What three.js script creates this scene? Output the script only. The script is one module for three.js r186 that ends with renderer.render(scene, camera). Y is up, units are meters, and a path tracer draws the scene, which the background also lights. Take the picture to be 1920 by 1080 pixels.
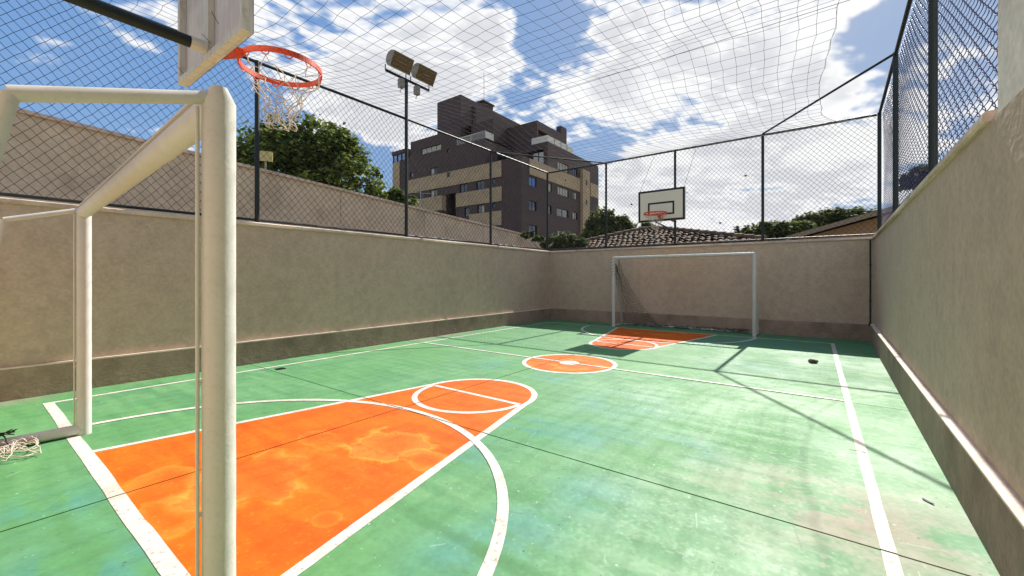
import * as THREE from 'three';

// ---------------------------------------------------------------- camera, sky, sun, exposure
const scene = new THREE.Scene();
const camera = new THREE.PerspectiveCamera(69.45, 16 / 9, 0.05, 3000);
camera.position.set(0, 1.41, 0);
camera.rotation.y = THREE.MathUtils.degToRad(36.8);
camera.setViewOffset(1920, 1080, 0, 19, 1920, 1080);
scene.add(camera);
const renderer = new THREE.WebGLRenderer({ antialias: true });
renderer.toneMapping = THREE.LinearToneMapping;
renderer.toneMappingExposure = 1.9;
renderer.shadowMap.enabled = true;

const SUN = new THREE.Vector3(0.0105, 0.6835, -0.7299).normalize();
const sun = new THREE.DirectionalLight(new THREE.Color(1.0, 0.95, 0.87), 5.0);
sun.position.copy(SUN).multiplyScalar(60).add(new THREE.Vector3(-3.4, 0, -6));
sun.target.position.set(-3.4, 0, -6);
sun.castShadow = true;
sun.shadow.mapSize.set(4096, 4096);
Object.assign(sun.shadow.camera, { left: -20, right: 20, top: 20, bottom: -20, near: 1, far: 140 });
scene.add(sun, sun.target);

// ---------------------------------------------------------------- noise and random
function rng(seed) { let a = seed >>> 0; return () => { a = (a + 0x6D2B79F5) | 0; let t = Math.imul(a ^ (a >>> 15), 1 | a); t = (t + Math.imul(t ^ (t >>> 7), 61 | t)) ^ t; return ((t ^ (t >>> 14)) >>> 0) / 4294967296; }; }
function hash(x, y, s = 0) { let h = Math.imul(x, 374761393) + Math.imul(y, 668265263) + Math.imul(s, 1274126177); h = Math.imul(h ^ (h >>> 13), 1274126177); h ^= h >>> 16; return (h >>> 0) / 4294967296; }
const LAT = new Float32Array(65536); { const r = rng(4242); for (let i = 0; i < 65536; i++) LAT[i] = r(); }
function vnoise(x, y, s = 0, p = 0) {
  let xi = Math.floor(x), yi = Math.floor(y); const fx = x - xi, fy = y - yi;
  const u = fx * fx * fx * (fx * (fx * 6 - 15) + 10), v = fy * fy * fy * (fy * (fy * 6 - 15) + 10);
  let x1 = xi + 1, y1 = yi + 1;
  if (p) { xi %= p; if (xi < 0) xi += p; x1 %= p; if (x1 < 0) x1 += p; yi %= p; if (yi < 0) yi += p; y1 %= p; if (y1 < 0) y1 += p; }
  const o = Math.imul(s, 73) & 255, q = Math.imul(s, 151) & 255; xi = (xi + o) & 255; x1 = (x1 + o) & 255; yi = ((yi + q) & 255) << 8; y1 = ((y1 + q) & 255) << 8;
  const a = LAT[xi + yi], b = LAT[x1 + yi], c = LAT[xi + y1], d = LAT[x1 + y1];
  return a + (b - a) * u + (c - a) * v + (a - b - c + d) * u * v;
}
function fbm(x, y, o = 5, s = 0, p = 0) { let t = 0, a = 0.5, n = 0; for (let i = 0; i < o; i++) { t += a * vnoise(x, y, s + i * 17, p); n += a; x = x * 2; y = y * 2; p *= 2; a *= 0.5; } return t / n; }
const sm = (a, b, x) => { const t = Math.min(1, Math.max(0, (x - a) / (b - a))); return t * t * (3 - 2 * t); };
const mix = (a, b, t) => a + (b - a) * t;
const mix3 = (a, b, t) => [mix(a[0], b[0], t), mix(a[1], b[1], t), mix(a[2], b[2], t)];

// ---------------------------------------------------------------- sky: blue air, haze round the sun and broken cumulus
{
  const SKY = 0.44, W = 2560, H = 1280, data = new Float32Array(W * H * 4);
  // cloud banks (+) and gaps (-): direction, angular size, weight
  const banks = [[-0.795, 0.466, -0.388, 0.131, 1.5], [-0.742, 0.43, -0.515, 0.121, 1.1], [-0.799, 0.366, -0.478, 0.088, 0.7], [-0.629, 0.541, -0.558, 0.095, 0.8], [-0.696, 0.508, -0.507, 0.095, 0.8], [-0.542, 0.509, -0.669, 0.05, 0.8], [-0.558, 0.448, -0.698, 0.069, 0.7], [-0.629, 0.427, -0.649, 0.081, 0.8], [-0.656, 0.443, -0.612, 0.034, 0.4], [-0.317, 0.47, -0.824, 0.12, 0.8], [-0.201, 0.477, -0.856, 0.134, 1.0], [-0.081, 0.426, -0.901, 0.109, 1.0], [-0.265, 0.34, -0.902, 0.136, 0.9], [-0.122, 0.309, -0.943, 0.128, 0.8], [-0.42, 0.345, -0.839, 0.083, 0.5], [-0.435, 0.427, -0.793, 0.069, 0.3], [-0.35, 0.218, -0.911, 0.084, 0.7], [-0.226, 0.164, -0.96, 0.128, 0.9], [-0.126, 0.177, -0.976, 0.088, 0.8], [-0.356, 0.124, -0.926, 0.074, 0.8], [-0.035, 0.198, -0.98, 0.124, 0.5], [0.044, 0.214, -0.976, 0.116, 0.4], [-0.637, 0.491, -0.594, 0.061, -1.1], [-0.474, 0.525, -0.707, 0.087, -1.1], [-0.403, 0.479, -0.78, 0.05, -0.9], [-0.489, 0.448, -0.749, 0.069, -0.6], [-0.544, 0.381, -0.747, 0.059, -0.7], [-0.386, 0.294, -0.875, 0.048, -0.6], [-0.192, 0.238, -0.952, 0.051, -1.0], [-0.91, 0.39, -0.143, 0.22, -1.0], [-0.97, 0.227, -0.091, 0.168, -0.9], [-0.93, 0.3, -0.213, 0.112, -0.7], [-0.814, 0.277, -0.511, 0.092, -0.9], [-0.855, 0.259, -0.45, 0.078, -0.8], [-0.792, 0.2, -0.577, 0.042, 0.9], [-0.771, 0.241, -0.59, 0.048, -0.6], [-0.87, 0.44, -0.221, 0.054, -0.5], [0.056, 0.366, -0.929, 0.082, -0.3], [-0.777, 0.324, -0.539, 0.046, 0.5], [-0.87, 0.392, -0.299, 0.059, -0.3], [-0.721, 0.332, -0.609, 0.071, 0.5]];
  for (let j = 0; j < H; j++) {
    const el = ((j + 0.5) / H - 0.5) * Math.PI, y = Math.sin(el), cy = Math.cos(el);
    for (let i = 0; i < W; i++) {
      const k = (j * W + i) * 4; data[k + 3] = 1;
      if (y < -0.02) { data[k] = 0.15; data[k + 1] = 0.15; data[k + 2] = 0.15; continue; }
      const az = ((i + 0.5) / W - 0.5) * 2 * Math.PI, x = cy * Math.cos(az), z = cy * Math.sin(az), yy = Math.max(0, y);
      const t = Math.pow(yy, 0.55);
      let c = mix3([0.42, 0.66, 0.98], [0.03, 0.25, 0.74], t);
      const cosA = x * SUN.x + y * SUN.y + z * SUN.z, ang = Math.acos(Math.min(1, Math.max(-1, cosA)));
      const q = 1 / (yy + 0.22), px = x * q, pz = z * q;
      const veil = 0.12 * sm(0.35, 0.75, fbm(px * 1.3 + 9.1, pz * 1.3 - 4.2, 4, 71)) + 1.0 * Math.exp(-ang / 0.43);
      c = mix3(c, [0.72, 0.76, 0.84], Math.min(0.85, veil));
      let bias = 0;
      for (const b of banks) { const d = b[0] * x + b[1] * y + b[2] * z; if (d < 0.9) continue; const a2 = 2 * (1 - d) / (b[3] * b[3]); if (a2 < 9) bias += b[4] * Math.exp(-a2 * 0.9); }
      bias = Math.max(-1, Math.min(1, bias));
      const wx = fbm(px * 2.1, pz * 2.1, 3, 5) - 0.5, wz = fbm(px * 2.1 + 7, pz * 2.1 + 3, 3, 9) - 0.5;
      const n0 = fbm(px * 3.6 + wx * 1.1, pz * 3.6 + wz * 1.1, 7, 23), n1 = 0.5 * fbm(px * 17 + wx * 4, pz * 17 + wz * 4, 5, 57) + 0.5 * fbm((px + pz) * 26 + wx * 6, (pz - px) * 9 + wz * 6, 5, 63);
      const dens = 1.05 * (n0 - 0.5) + 0.75 * (n1 - 0.5) - 0.005 + bias * 0.24;
      const cov = sm(-0.07, 0.15, dens);
      if (cov > 0) {
        const body = fbm(px * 3.4 + 1.7 + wx, pz * 3.4 + 5.5 + wz, 5, 41);
        const thick = sm(0.06, 0.34, dens);
        const lit = Math.min(1, Math.max(0, 0.92 - 0.5 * thick * sm(0.36, 0.62, body) + 0.25 * (body - 0.5)));
        const cl = mix3([0.56, 0.60, 0.69], [1.34, 1.33, 1.31], lit);
        c = mix3(c, cl, cov * 0.96);
      }
      data[k] = c[0] * SKY; data[k + 1] = c[1] * SKY; data[k + 2] = c[2] * SKY;
    }
  }
  const t = new THREE.DataTexture(data, W, H, THREE.RGBAFormat, THREE.FloatType);
  t.mapping = THREE.EquirectangularReflectionMapping; t.magFilter = t.minFilter = THREE.LinearFilter; t.wrapS = THREE.RepeatWrapping; t.needsUpdate = true;
  scene.background = t; scene.environment = t;
}

// ---------------------------------------------------------------- geometry builder
class MB {
  constructor() { this.p = []; this.n = []; this.u = []; this.c = []; }
  tri(a, b, c, na, nb, nc, ua, ub, uc) { this.p.push(...a, ...b, ...c); this.n.push(...na, ...nb, ...nc); this.u.push(...ua, ...ub, ...uc); return this; }
  poly(pts, uvs) { // convex planar polygon, flat normal, uv in metres by dominant axis
    const [a, b, c] = pts, e = [b[0] - a[0], b[1] - a[1], b[2] - a[2]], f = [c[0] - a[0], c[1] - a[1], c[2] - a[2]];
    let n = [e[1] * f[2] - e[2] * f[1], e[2] * f[0] - e[0] * f[2], e[0] * f[1] - e[1] * f[0]]; const l = Math.hypot(...n) || 1; n = n.map((q) => q / l);
    const ax = Math.abs(n[0]), ay = Math.abs(n[1]), az = Math.abs(n[2]);
    const uv = uvs || pts.map((q) => ay >= ax && ay >= az ? [q[0], -q[2]] : ax >= az ? [q[2], q[1]] : [q[0], q[1]]);
    for (let i = 1; i + 1 < pts.length; i++) this.tri(pts[0], pts[i], pts[i + 1], n, n, n, uv[0], uv[i], uv[i + 1]);
    return this;
  }
  box(x0, x1, y0, y1, z0, z1) {
    const P = (x, y, z) => [x, y, z];
    this.poly([P(x0, y0, z1), P(x1, y0, z1), P(x1, y1, z1), P(x0, y1, z1)]); this.poly([P(x1, y0, z0), P(x0, y0, z0), P(x0, y1, z0), P(x1, y1, z0)]);
    this.poly([P(x1, y0, z1), P(x1, y0, z0), P(x1, y1, z0), P(x1, y1, z1)]); this.poly([P(x0, y0, z0), P(x0, y0, z1), P(x0, y1, z1), P(x0, y1, z0)]);
    this.poly([P(x0, y1, z1), P(x1, y1, z1), P(x1, y1, z0), P(x0, y1, z0)]); this.poly([P(x0, y0, z0), P(x1, y0, z0), P(x1, y0, z1), P(x0, y0, z1)]);
    return this;
  }
  prism(prof, map, t0, t1) { // profile (counter-clockwise seen from +t) swept t0 to t1; map(a, b, t) -> point
    const n = prof.length;
    for (let i = 0; i < n; i++) { const A = prof[i], B = prof[(i + 1) % n]; this.poly([map(A[0], A[1], t0), map(B[0], B[1], t0), map(B[0], B[1], t1), map(A[0], A[1], t1)]); }
    this.poly(prof.map((q) => map(q[0], q[1], t1))); this.poly(prof.map((q) => map(q[0], q[1], t0)).reverse());
    return this;
  }
  tube(pts, r, sides = 6, closed = false, rfn = null) {
    const m = pts.length, rings = []; let up = null;
    for (let i = 0; i < m; i++) {
      const a = pts[closed ? (i + m - 1) % m : Math.max(0, i - 1)], b = pts[closed ? (i + 1) % m : Math.min(m - 1, i + 1)];
      let t = [b[0] - a[0], b[1] - a[1], b[2] - a[2]]; const l = Math.hypot(...t) || 1; t = t.map((q) => q / l);
      if (!up) up = Math.abs(t[1]) > 0.9 ? [1, 0, 0] : [0, 1, 0];
      const d = up[0] * t[0] + up[1] * t[1] + up[2] * t[2]; let v = [up[0] - d * t[0], up[1] - d * t[1], up[2] - d * t[2]]; const lv = Math.hypot(...v) || 1; v = v.map((q) => q / lv); up = v;
      const w = [t[1] * v[2] - t[2] * v[1], t[2] * v[0] - t[0] * v[2], t[0] * v[1] - t[1] * v[0]];
      const ring = [];
      for (let s = 0; s <= sides; s++) { const an = s / sides * 2 * Math.PI, ca = Math.cos(an), sa = Math.sin(an), nn = [v[0] * ca + w[0] * sa, v[1] * ca + w[1] * sa, v[2] * ca + w[2] * sa], rr = rfn ? rfn(i / (m - 1), an) : r; ring.push([[pts[i][0] + nn[0] * rr, pts[i][1] + nn[1] * rr, pts[i][2] + nn[2] * rr], nn]); }
      rings.push(ring);
    }
    let L = 0;
    for (let i = 0; i + 1 < m + (closed ? 1 : 0); i++) {
      const A = rings[i], B = rings[(i + 1) % m], a = pts[i], b = pts[(i + 1) % m], l = Math.hypot(b[0] - a[0], b[1] - a[1], b[2] - a[2]);
      for (let s = 0; s < sides; s++) {
        const u0 = s / sides * 2 * Math.PI * r, u1 = (s + 1) / sides * 2 * Math.PI * r;
        this.tri(A[s][0], A[s + 1][0], B[s + 1][0], A[s][1], A[s + 1][1], B[s + 1][1], [u0, L], [u1, L], [u1, L + l]);
        this.tri(A[s][0], B[s + 1][0], B[s][0], A[s][1], B[s + 1][1], B[s][1], [u0, L], [u1, L + l], [u0, L + l]);
      }
      L += l;
    }
    if (!closed) for (const [ring, rev] of [[rings[0], false], [rings[m - 1], true]]) { const q = ring.slice(0, sides).map((e) => e[0]); if (sides > 3) this.poly(rev ? q : q.reverse()); }
    return this;
  }
  cyl(a, b, r, sides = 12) { return this.tube([a, b], r, sides); }
  geo() { const g = new THREE.BufferGeometry(); g.setAttribute('position', new THREE.Float32BufferAttribute(this.p, 3)); g.setAttribute('normal', new THREE.Float32BufferAttribute(this.n, 3)); g.setAttribute('uv', new THREE.Float32BufferAttribute(this.u, 2)); if (this.c.length) g.setAttribute('color', new THREE.Float32BufferAttribute(this.c, 3)); return g; }
}
function mesh(name, g, m, parent) { const o = new THREE.Mesh(g instanceof MB ? g.geo() : g, m); o.name = name; (parent || scene).add(o); return o; }
const used = {};
function numbered(n) { const k = used[n] = (used[n] ?? -1) + 1; return k ? n + '_' + String(k).padStart(3, '0') : n; }
function thing(name, label, category, pos = [0, 0, 0], group) { const o = new THREE.Group(); o.name = numbered(name); o.position.set(...pos); o.userData = { label, category }; if (group) o.userData.group = group; scene.add(o); return o; }
function structure(name, label) { const o = new THREE.Group(); o.name = name; o.userData = { kind: 'structure', label, category: 'ground' }; scene.add(o); return o; }
// smooth curve through points
function curve(pts, n) { return new THREE.CatmullRomCurve3(pts.map((p) => new THREE.Vector3(...p))).getPoints(n).map((v) => [v.x, v.y, v.z]); }

// ---------------------------------------------------------------- textures and materials
function tex(w, h, fn, srgb = true, repeat = null) {
  const d = new Uint8Array(w * h * 4);
  for (let j = 0; j < h; j++) for (let i = 0; i < w; i++) { const c = fn(i, j), k = (j * w + i) * 4; d[k] = Math.max(0, Math.min(255, c[0])); d[k + 1] = Math.max(0, Math.min(255, c[1])); d[k + 2] = Math.max(0, Math.min(255, c[2])); d[k + 3] = 255; }
  const t = new THREE.DataTexture(d, w, h); t.magFilter = THREE.LinearFilter; t.minFilter = THREE.LinearMipmapLinearFilter; t.generateMipmaps = true; t.wrapS = t.wrapT = THREE.RepeatWrapping; if (srgb) t.colorSpace = THREE.SRGBColorSpace; if (repeat) t.repeat.set(repeat[0], repeat[1]); t.needsUpdate = true; return t;
}
const std = (color, roughness, extra = {}) => new THREE.MeshStandardMaterial({ color, roughness, metalness: 0, side: THREE.DoubleSide, ...extra });
const grey = (v) => [v, v, v];
// trowelled stucco: coarse mottling + fine ridged relief, 2.4 m tile
const stuccoBump = tex(1024, 1024, (i, j) => { const x = i / 1024, y = j / 1024; const a = fbm(x * 48 + 3 * fbm(x * 12, y * 12, 2, 8, 12), y * 64, 4, 3, 0); const r = 1 - Math.abs(2 * fbm(x * 28, y * 36, 3, 11, 0) - 1); return grey(255 * (0.6 * a + 0.4 * r * r)); }, false, [1 / 2.4, 1 / 2.4]);
function stuccoMap(base, amp, seed, stain = 0) {
  return tex(768, 768, (i, j) => { const x = i / 768, y = j / 768; const m = fbm(x * 5, y * 5, 5, seed, 5) - 0.5, f = fbm(x * 160, y * 160, 2, seed + 40, 160) - 0.5, g = fbm(x * 40, y * 40, 3, seed + 90, 40) - 0.5; let k = 1 + amp * m + 0.1 * f + 0.1 * g; const s = stain * sm(0.52, 0.8, fbm(x * 7, y * 7, 6, seed + 80, 7)); k *= 1 - s * 0.25; return [base[0] * k, base[1] * k * (1 - 0.02 * s), base[2] * k * (1 - 0.06 * s)]; }, true, [1 / 4.1, 1 / 4.1]);
}
const M = {
  wall: std(0xffffff, 0.92, { map: stuccoMap([184, 163, 143], 0.06, 101, 0.08), bumpMap: stuccoBump, bumpScale: 0.004 }),
  plinth: std(0xffffff, 0.92, { map: stuccoMap([158, 136, 118], 0.35, 301, 0.45), bumpMap: stuccoBump, bumpScale: 0.01 }),
  coping: std(0xffffff, 0.85, { map: stuccoMap([212, 190, 174], 0.3, 401, 0.6), bumpMap: stuccoBump, bumpScale: 0.003 }),
  whiteWall: std(0xffffff, 0.9, { map: stuccoMap([216, 208, 198], 0.1, 451, 0.1), bumpMap: stuccoBump, bumpScale: 0.001 }),
  neighbour: std(0xffffff, 0.92, { map: stuccoMap([224, 200, 170], 0.12, 501, 0.3), bumpMap: stuccoBump, bumpScale: 0.004 }),
  sunlitLedge: std(0xffffff, 0.85, { map: stuccoMap([214, 196, 180], 0.2, 421, 0.4) }),  // paler than the plinth: sunlight on the ledge put into the colour
  darkSteel: std(0x16201f, 0.5, { metalness: 0.2 }),
  netDark: std(0x14171c, 0.8),
  netRoof: std(0x151a24, 0.85),
  chain: std(0x34325a, 0.45, { metalness: 0.3 }),
  cord: std(0xc9bbae, 0.9),
  cordDark: std(0x2a2420, 0.9),
};
const paintGrain = tex(512, 512, (i, j) => { const x = i / 512, y = j / 512; const a = fbm(x * 5, y * 5, 5, 611, 5), s = sm(0.62, 0.75, fbm(x * 40, y * 40, 3, 633, 40)); const k = 1 + 0.05 * (a - 0.5) - 0.025 * s; return [214 * k, 214 * k, 210 * k]; }, true, [2, 2]);
const padBump = tex(512, 512, (i, j) => { const x = i / 512, y = j / 512; return grey(255 * (0.5 * fbm(x * 8, y * 20, 4, 650, 0) + 0.5 * fbm(x * 40, y * 60, 2, 660, 0))); }, false, [3, 2]);
M.white = std(new THREE.Color(0.84, 0.82, 0.79), 0.5, { map: paintGrain });
M.pad = std(new THREE.Color(0.84, 0.82, 0.79), 0.55, { map: paintGrain, bumpMap: padBump, bumpScale: 0.0008 });

// ---------------------------------------------------------------- ground far around
{
  const g = new THREE.Mesh(new THREE.PlaneGeometry(1600, 1600, 1, 1).rotateX(-Math.PI / 2), std(0xffffff, 0.95, { map: tex(256, 256, (i, j) => { const n = fbm(i / 16, j / 16, 4, 700, 16); return [92 + 40 * n, 90 + 38 * n, 70 + 30 * n]; }, true, [200, 200]) }));
  g.position.y = -0.25; g.name = 'ground'; g.userData = { kind: 'structure', label: 'dry earth ground around the court', category: 'ground' }; scene.add(g);
}

// ---------------------------------------------------------------- court floor: six concrete slabs with open joints, painted
const X0 = -7.62, X1 = 0.98, Z0 = -12.28, Z1 = 0.5;     // extent of the slab field
const JX = -3.655, JZ = [-2.87, -6.055], GAP = 0.014;
const courtFloor = structure('court_floor', 'green painted concrete court floor with orange keys');
const rectsOf = [];
{
  const xs = [[X0, JX - GAP / 2], [JX + GAP / 2, X1]], zs = [[JZ[0] + GAP / 2, Z1], [JZ[1] + GAP / 2, JZ[0] - GAP / 2], [Z0, JZ[1] - GAP / 2]];
  for (const x of xs) for (const z of zs) rectsOf.push([x[0], x[1], z[0], z[1]]);
}
const TW = 1536, TH = 2048;
const floorTex = (() => {
  const blue = [[-3.08, -5.15, 0.35], [-2.28, -3.2, 0.35], [-2.27, -2.47, 0.25], [-1.48, -1.49, 0.25], [-2.6, -0.6, 0.25], [-2.9, -0.3, 0.35], [-3.8, -0.35, 0.3], [-1.6, -3.4, 0.35], [-1.8, -4.4, 0.5], [-1.2, -2.5, 0.3], [-0.9, -7.4, 0.5], [-4.3, -5.2, 0.3], [-0.4, -10.8, 1.2], [-2.0, -10.2, 0.8], [-0.9, -3.6, 0.3], [-1.35, -1.9, 0.25]];
  const worn = [[-0.4, -2.3, 0.9], [-0.2, -4.2, 1.0], [-0.4, -6.0, 1.3], [0.3, -7.2, 1.0], [-0.65, -7.2, 0.7], [-1.4, -5.2, 0.9], [0.4, -5.0, 0.8], [0.5, -9, 0.9], [-1.0, -8.6, 0.8], [0.6, -2.9, 0.5]];  // pale patches: paint wear, with sun glare painted into the colour as well
  const t = tex(TW, TH, (i, j) => {
    const x = X0 + (i + 0.5) / TW * (X1 - X0), z = Z0 + (j + 0.5) / TH * (Z1 - Z0);
    const big = fbm(x * 0.9 + 3, z * 0.9, 5, 811), mid = fbm(x * 3.1, z * 3.1, 5, 823), streak = fbm(x * 2.2 + z * 0.7, z * 11, 4, 841), fine = fbm(x * 45, z * 45, 3, 857);
    let c = mix3([88, 146, 92], [110, 162, 104], sm(0.3, 0.7, 0.5 * mid + 0.5 * streak));
    c = mix3(c, [96, 156, 84], 0.5 * sm(0.4, 0.7, big));
    let b = 0; for (const q of blue) { const d = ((x - q[0]) ** 2 + (z - q[1]) ** 2) / (q[2] * q[2]); if (d < 6) b += Math.exp(-d); }
    c = mix3(c, [76, 146, 136], Math.min(0.9, b) * sm(0.32, 0.62, 0.55 * mid + 0.45 * streak) * 0.75);
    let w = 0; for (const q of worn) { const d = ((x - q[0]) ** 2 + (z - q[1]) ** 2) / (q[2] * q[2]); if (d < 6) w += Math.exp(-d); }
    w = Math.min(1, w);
    c = mix3(c, [146, 178, 142], w * sm(0.38, 0.66, 0.35 * mid + 0.4 * streak + 0.25 * fine) * 0.7);  // whitening for wear and for the glare on the right side
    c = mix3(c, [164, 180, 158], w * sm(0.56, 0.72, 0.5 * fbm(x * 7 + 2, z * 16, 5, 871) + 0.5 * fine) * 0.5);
    // tracked-in earth by the right sideline
    const dd = ((x - 0.15) / 0.75) ** 2 + ((z + 3.15) / 0.6) ** 2; if (dd < 5) c = mix3(c, [164, 148, 126], Math.exp(-dd) * sm(0.32, 0.6, 0.5 * mid + 0.3 * streak + 0.2 * fine) * 0.95);
    // bare concrete along the left wall
    const bare = sm(0.12, 0.0, x + 7.46 + 0.25 * (fbm(z * 1.7, 3, 3, 881) - 0.5) - 0.12); if (bare > 0) c = mix3(c, [150, 148, 118], bare * 0.75 * sm(0.35, 0.55, fbm(z * 0.7, 8, 3, 893)));
    const k = 1 + 0.09 * (fine - 0.5) + 0.06 * (fbm(x * 14, z * 14, 3, 901) - 0.5);
    return [c[0] * k, c[1] * k, c[2] * k];
  });
  // scratches, chips and specks
  const R = rng(77), d = t.image.data;
  const put = (x, z, col, a) => { const i = Math.floor((x - X0) / (X1 - X0) * TW), j = Math.floor((z - Z0) / (Z1 - Z0) * TH); if (i < 0 || j < 0 || i >= TW || j >= TH) return; const k = (j * TW + i) * 4; for (let q = 0; q < 3; q++) d[k + q] = mix(d[k + q], col[q], a); };
  for (let s = 0; s < 380; s++) { const x = X0 + R() * 8.5, z = Z0 + 3 + R() * 9.5, an = R() * Math.PI, L = 0.03 + 0.25 * R() * R(), a = 0.12 + 0.3 * R(); const col = R() < 0.8 ? [214, 226, 212] : [70, 80, 70]; for (let q = 0; q < L; q += 0.004) put(x + Math.cos(an) * q, z + Math.sin(an) * q * (1 + 0.3 * q), col, a); }
  for (let s = 0; s < 4200; s++) { const x = X0 + R() * 8.6, z = Z0 + 3 + R() * 9.8, col = R() < 0.6 ? [226, 232, 222] : [60, 66, 58], r = R() < 0.12 ? 2 : 1; for (let a = 0; a < r; a++) for (let b = 0; b < r; b++) put(x + a * 0.005, z + b * 0.006, col, 0.5 + 0.4 * R()); }
  t.wrapS = t.wrapT = THREE.ClampToEdgeWrapping;
  return t;
})();
const floorRough = tex(512, 512, (i, j) => { const n = fbm(i / 512 * 14, j / 512 * 14, 5, 915, 14), f = fbm(i / 512 * 70, j / 512 * 70, 2, 925, 70); return grey(255 * (0.52 + 0.3 * n + 0.1 * f)); }, false, [1, 1]);
const floorBump = tex(1024, 1024, (i, j) => { const x = i / 1024, y = j / 1024; return grey(255 * (0.5 * fbm(x * 10, y * 10, 3, 931, 10) + 0.5 * fbm(x * 120, y * 120, 2, 941, 120))); }, false, [3, 3]);
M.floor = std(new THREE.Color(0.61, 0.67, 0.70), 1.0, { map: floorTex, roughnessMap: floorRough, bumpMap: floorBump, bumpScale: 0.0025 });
M.bed = std(0x2b2622, 0.95);
const fuv = (x, z) => [(x - X0) / (X1 - X0), (z - Z0) / (Z1 - Z0)];
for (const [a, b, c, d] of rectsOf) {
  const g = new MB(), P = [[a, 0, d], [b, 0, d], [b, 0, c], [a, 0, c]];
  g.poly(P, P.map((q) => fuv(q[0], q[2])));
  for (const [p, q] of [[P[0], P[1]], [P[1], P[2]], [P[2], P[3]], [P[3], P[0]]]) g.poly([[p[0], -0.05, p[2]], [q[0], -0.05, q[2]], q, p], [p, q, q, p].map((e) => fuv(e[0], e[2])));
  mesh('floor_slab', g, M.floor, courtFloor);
}
mesh('slab_bed', new MB().box(X0 - 0.3, X1 + 0.3, -0.2, -0.045, Z0 - 0.3, Z1 + 0.3), M.bed, courtFloor);

// painted markings: convex pieces clipped to the slabs so that the joints stay open
function clipTo(poly, [a, b, c, d]) {
  const cut = (pts, f) => { const o = []; for (let i = 0; i < pts.length; i++) { const p = pts[i], q = pts[(i + 1) % pts.length], fp = f(p), fq = f(q); if (fp >= 0) o.push(p); if (fp * fq < 0) { const t = fp / (fp - fq); o.push([p[0] + (q[0] - p[0]) * t, p[1] + (q[1] - p[1]) * t]); } } return o; };
  let p = cut(poly, (q) => q[0] - a); if (p.length) p = cut(p, (q) => b - q[0]); if (p.length) p = cut(p, (q) => q[1] - c); if (p.length) p = cut(p, (q) => d - q[1]);
  return p.length > 2 ? p : null;
}
function paint(name, polys, m, y) {
  const g = new MB();
  for (const poly of polys) for (const r of rectsOf) {
    let p = clipTo(poly, r); if (!p) continue;
    let s = 0; for (let i = 0; i < p.length; i++) { const a = p[i], b = p[(i + 1) % p.length]; s += a[0] * b[1] - b[0] * a[1]; }
    if (Math.abs(s) < 1e-7) continue; if (s > 0) p = p.reverse();
    g.poly(p.map((q) => [q[0], y, q[1]]), p.map((q) => [q[0], -q[1]]));
  }
  return mesh(name, g, m, courtFloor);
}
const orangeTex = (() => {
  const blobs = [[-2.98, -2.25, 0.40, 0.30, 1.0], [-3.2, -1.25, 0.40, 0.34, 1.0], [-2.46, -2.18, 0.2, 0.16, 0.7], [-2.32, -1.3, 0.09, 0.07, 0.5], [-3.62, -0.9, 0.3, 0.2, 0.7], [-3.1, -0.75, 0.25, 0.12, 0.6], [-3.5, -1.9, 0.3, 0.12, 0.4], [-2.9, -1.6, 0.5, 0.2, 0.3]];
  return tex(1024, 1536, (i, j) => {
    const x = -4.9 + (i + 0.5) / 1024 * 3.2, z = -((j + 0.5) / 1536 * 4.8);
    const m = fbm(x * 3, z * 3, 5, 1011), f = fbm(x * 50, z * 50, 3, 1021), st = fbm(x * 3 + z, z * 10, 4, 1031);
    let c = mix3([208, 92, 0], [222, 108, 4], sm(0.3, 0.7, 0.5 * m + 0.5 * st));
    for (const [bx, bz, rx, rz, a] of blobs) {
      const q = Math.hypot((x - bx) / rx, (z - bz) / rz) + 1.2 * (fbm(x * 3.2 + bx * 3, z * 3.2, 5, 1041) - 0.5);
      if (q < 1.8) { const ring = Math.exp(-(((q - 0.95) / (q > 0.95 ? 0.12 : 0.42)) ** 2)) * sm(0.26, 0.5, fbm(x * 2.6 + 7, z * 2.6 + bz, 3, 1061)); c = mix3(c, [236, 158, 76], 0.85 * a * ring * sm(0.15, 0.45, f * 0.3 + st * 0.7)); if (q < 0.95) c = mix3(c, [212, 104, 40], 0.5 * a); }
    }
    if (f > 0.76) c = mix3(c, [236, 170, 110], 0.2);
    const k = 1 + 0.08 * (f - 0.5); return [c[0] * k, c[1] * k, c[2] * k];
  });
})();
orangeTex.repeat.set(1 / 3.2, 1 / 4.8); orangeTex.offset.set(4.9 / 3.2, 0);
M.orange = new THREE.MeshPhysicalMaterial({ color: new THREE.Color(0.82, 0.74, 0.5), roughness: 1.0, specularIntensity: 0.45, side: THREE.DoubleSide, map: orangeTex, roughnessMap: floorRough, bumpMap: floorBump, bumpScale: 0.002 });
const lineTex = tex(1024, 1024, (i, j) => { const x = i / 1024, y = j / 1024; const a = fbm(x * 8, y * 8, 5, 1101, 8), f = fbm(x * 130, y * 130, 3, 1111, 130), ch = sm(0.7, 0.76, fbm(x * 110, y * 110, 3, 1121, 110)); let c = mix3([226, 220, 208], [236, 234, 228], a); c = mix3(c, [198, 178, 158], 0.45 * sm(0.48, 0.72, a)); c = mix3(c, [150, 142, 122], ch * 0.55); const k = 1 + 0.1 * (f - 0.5); return [c[0] * k, c[1] * k, c[2] * k]; }, true, [0.5, 0.5]);
M.line = std(new THREE.Color(0.66, 0.66, 0.66), 0.7, { map: lineTex, bumpMap: floorBump, bumpScale: 0.002 });
const YO = 0.0013, YL = 0.0026, YL2 = 0.0039;
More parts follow.
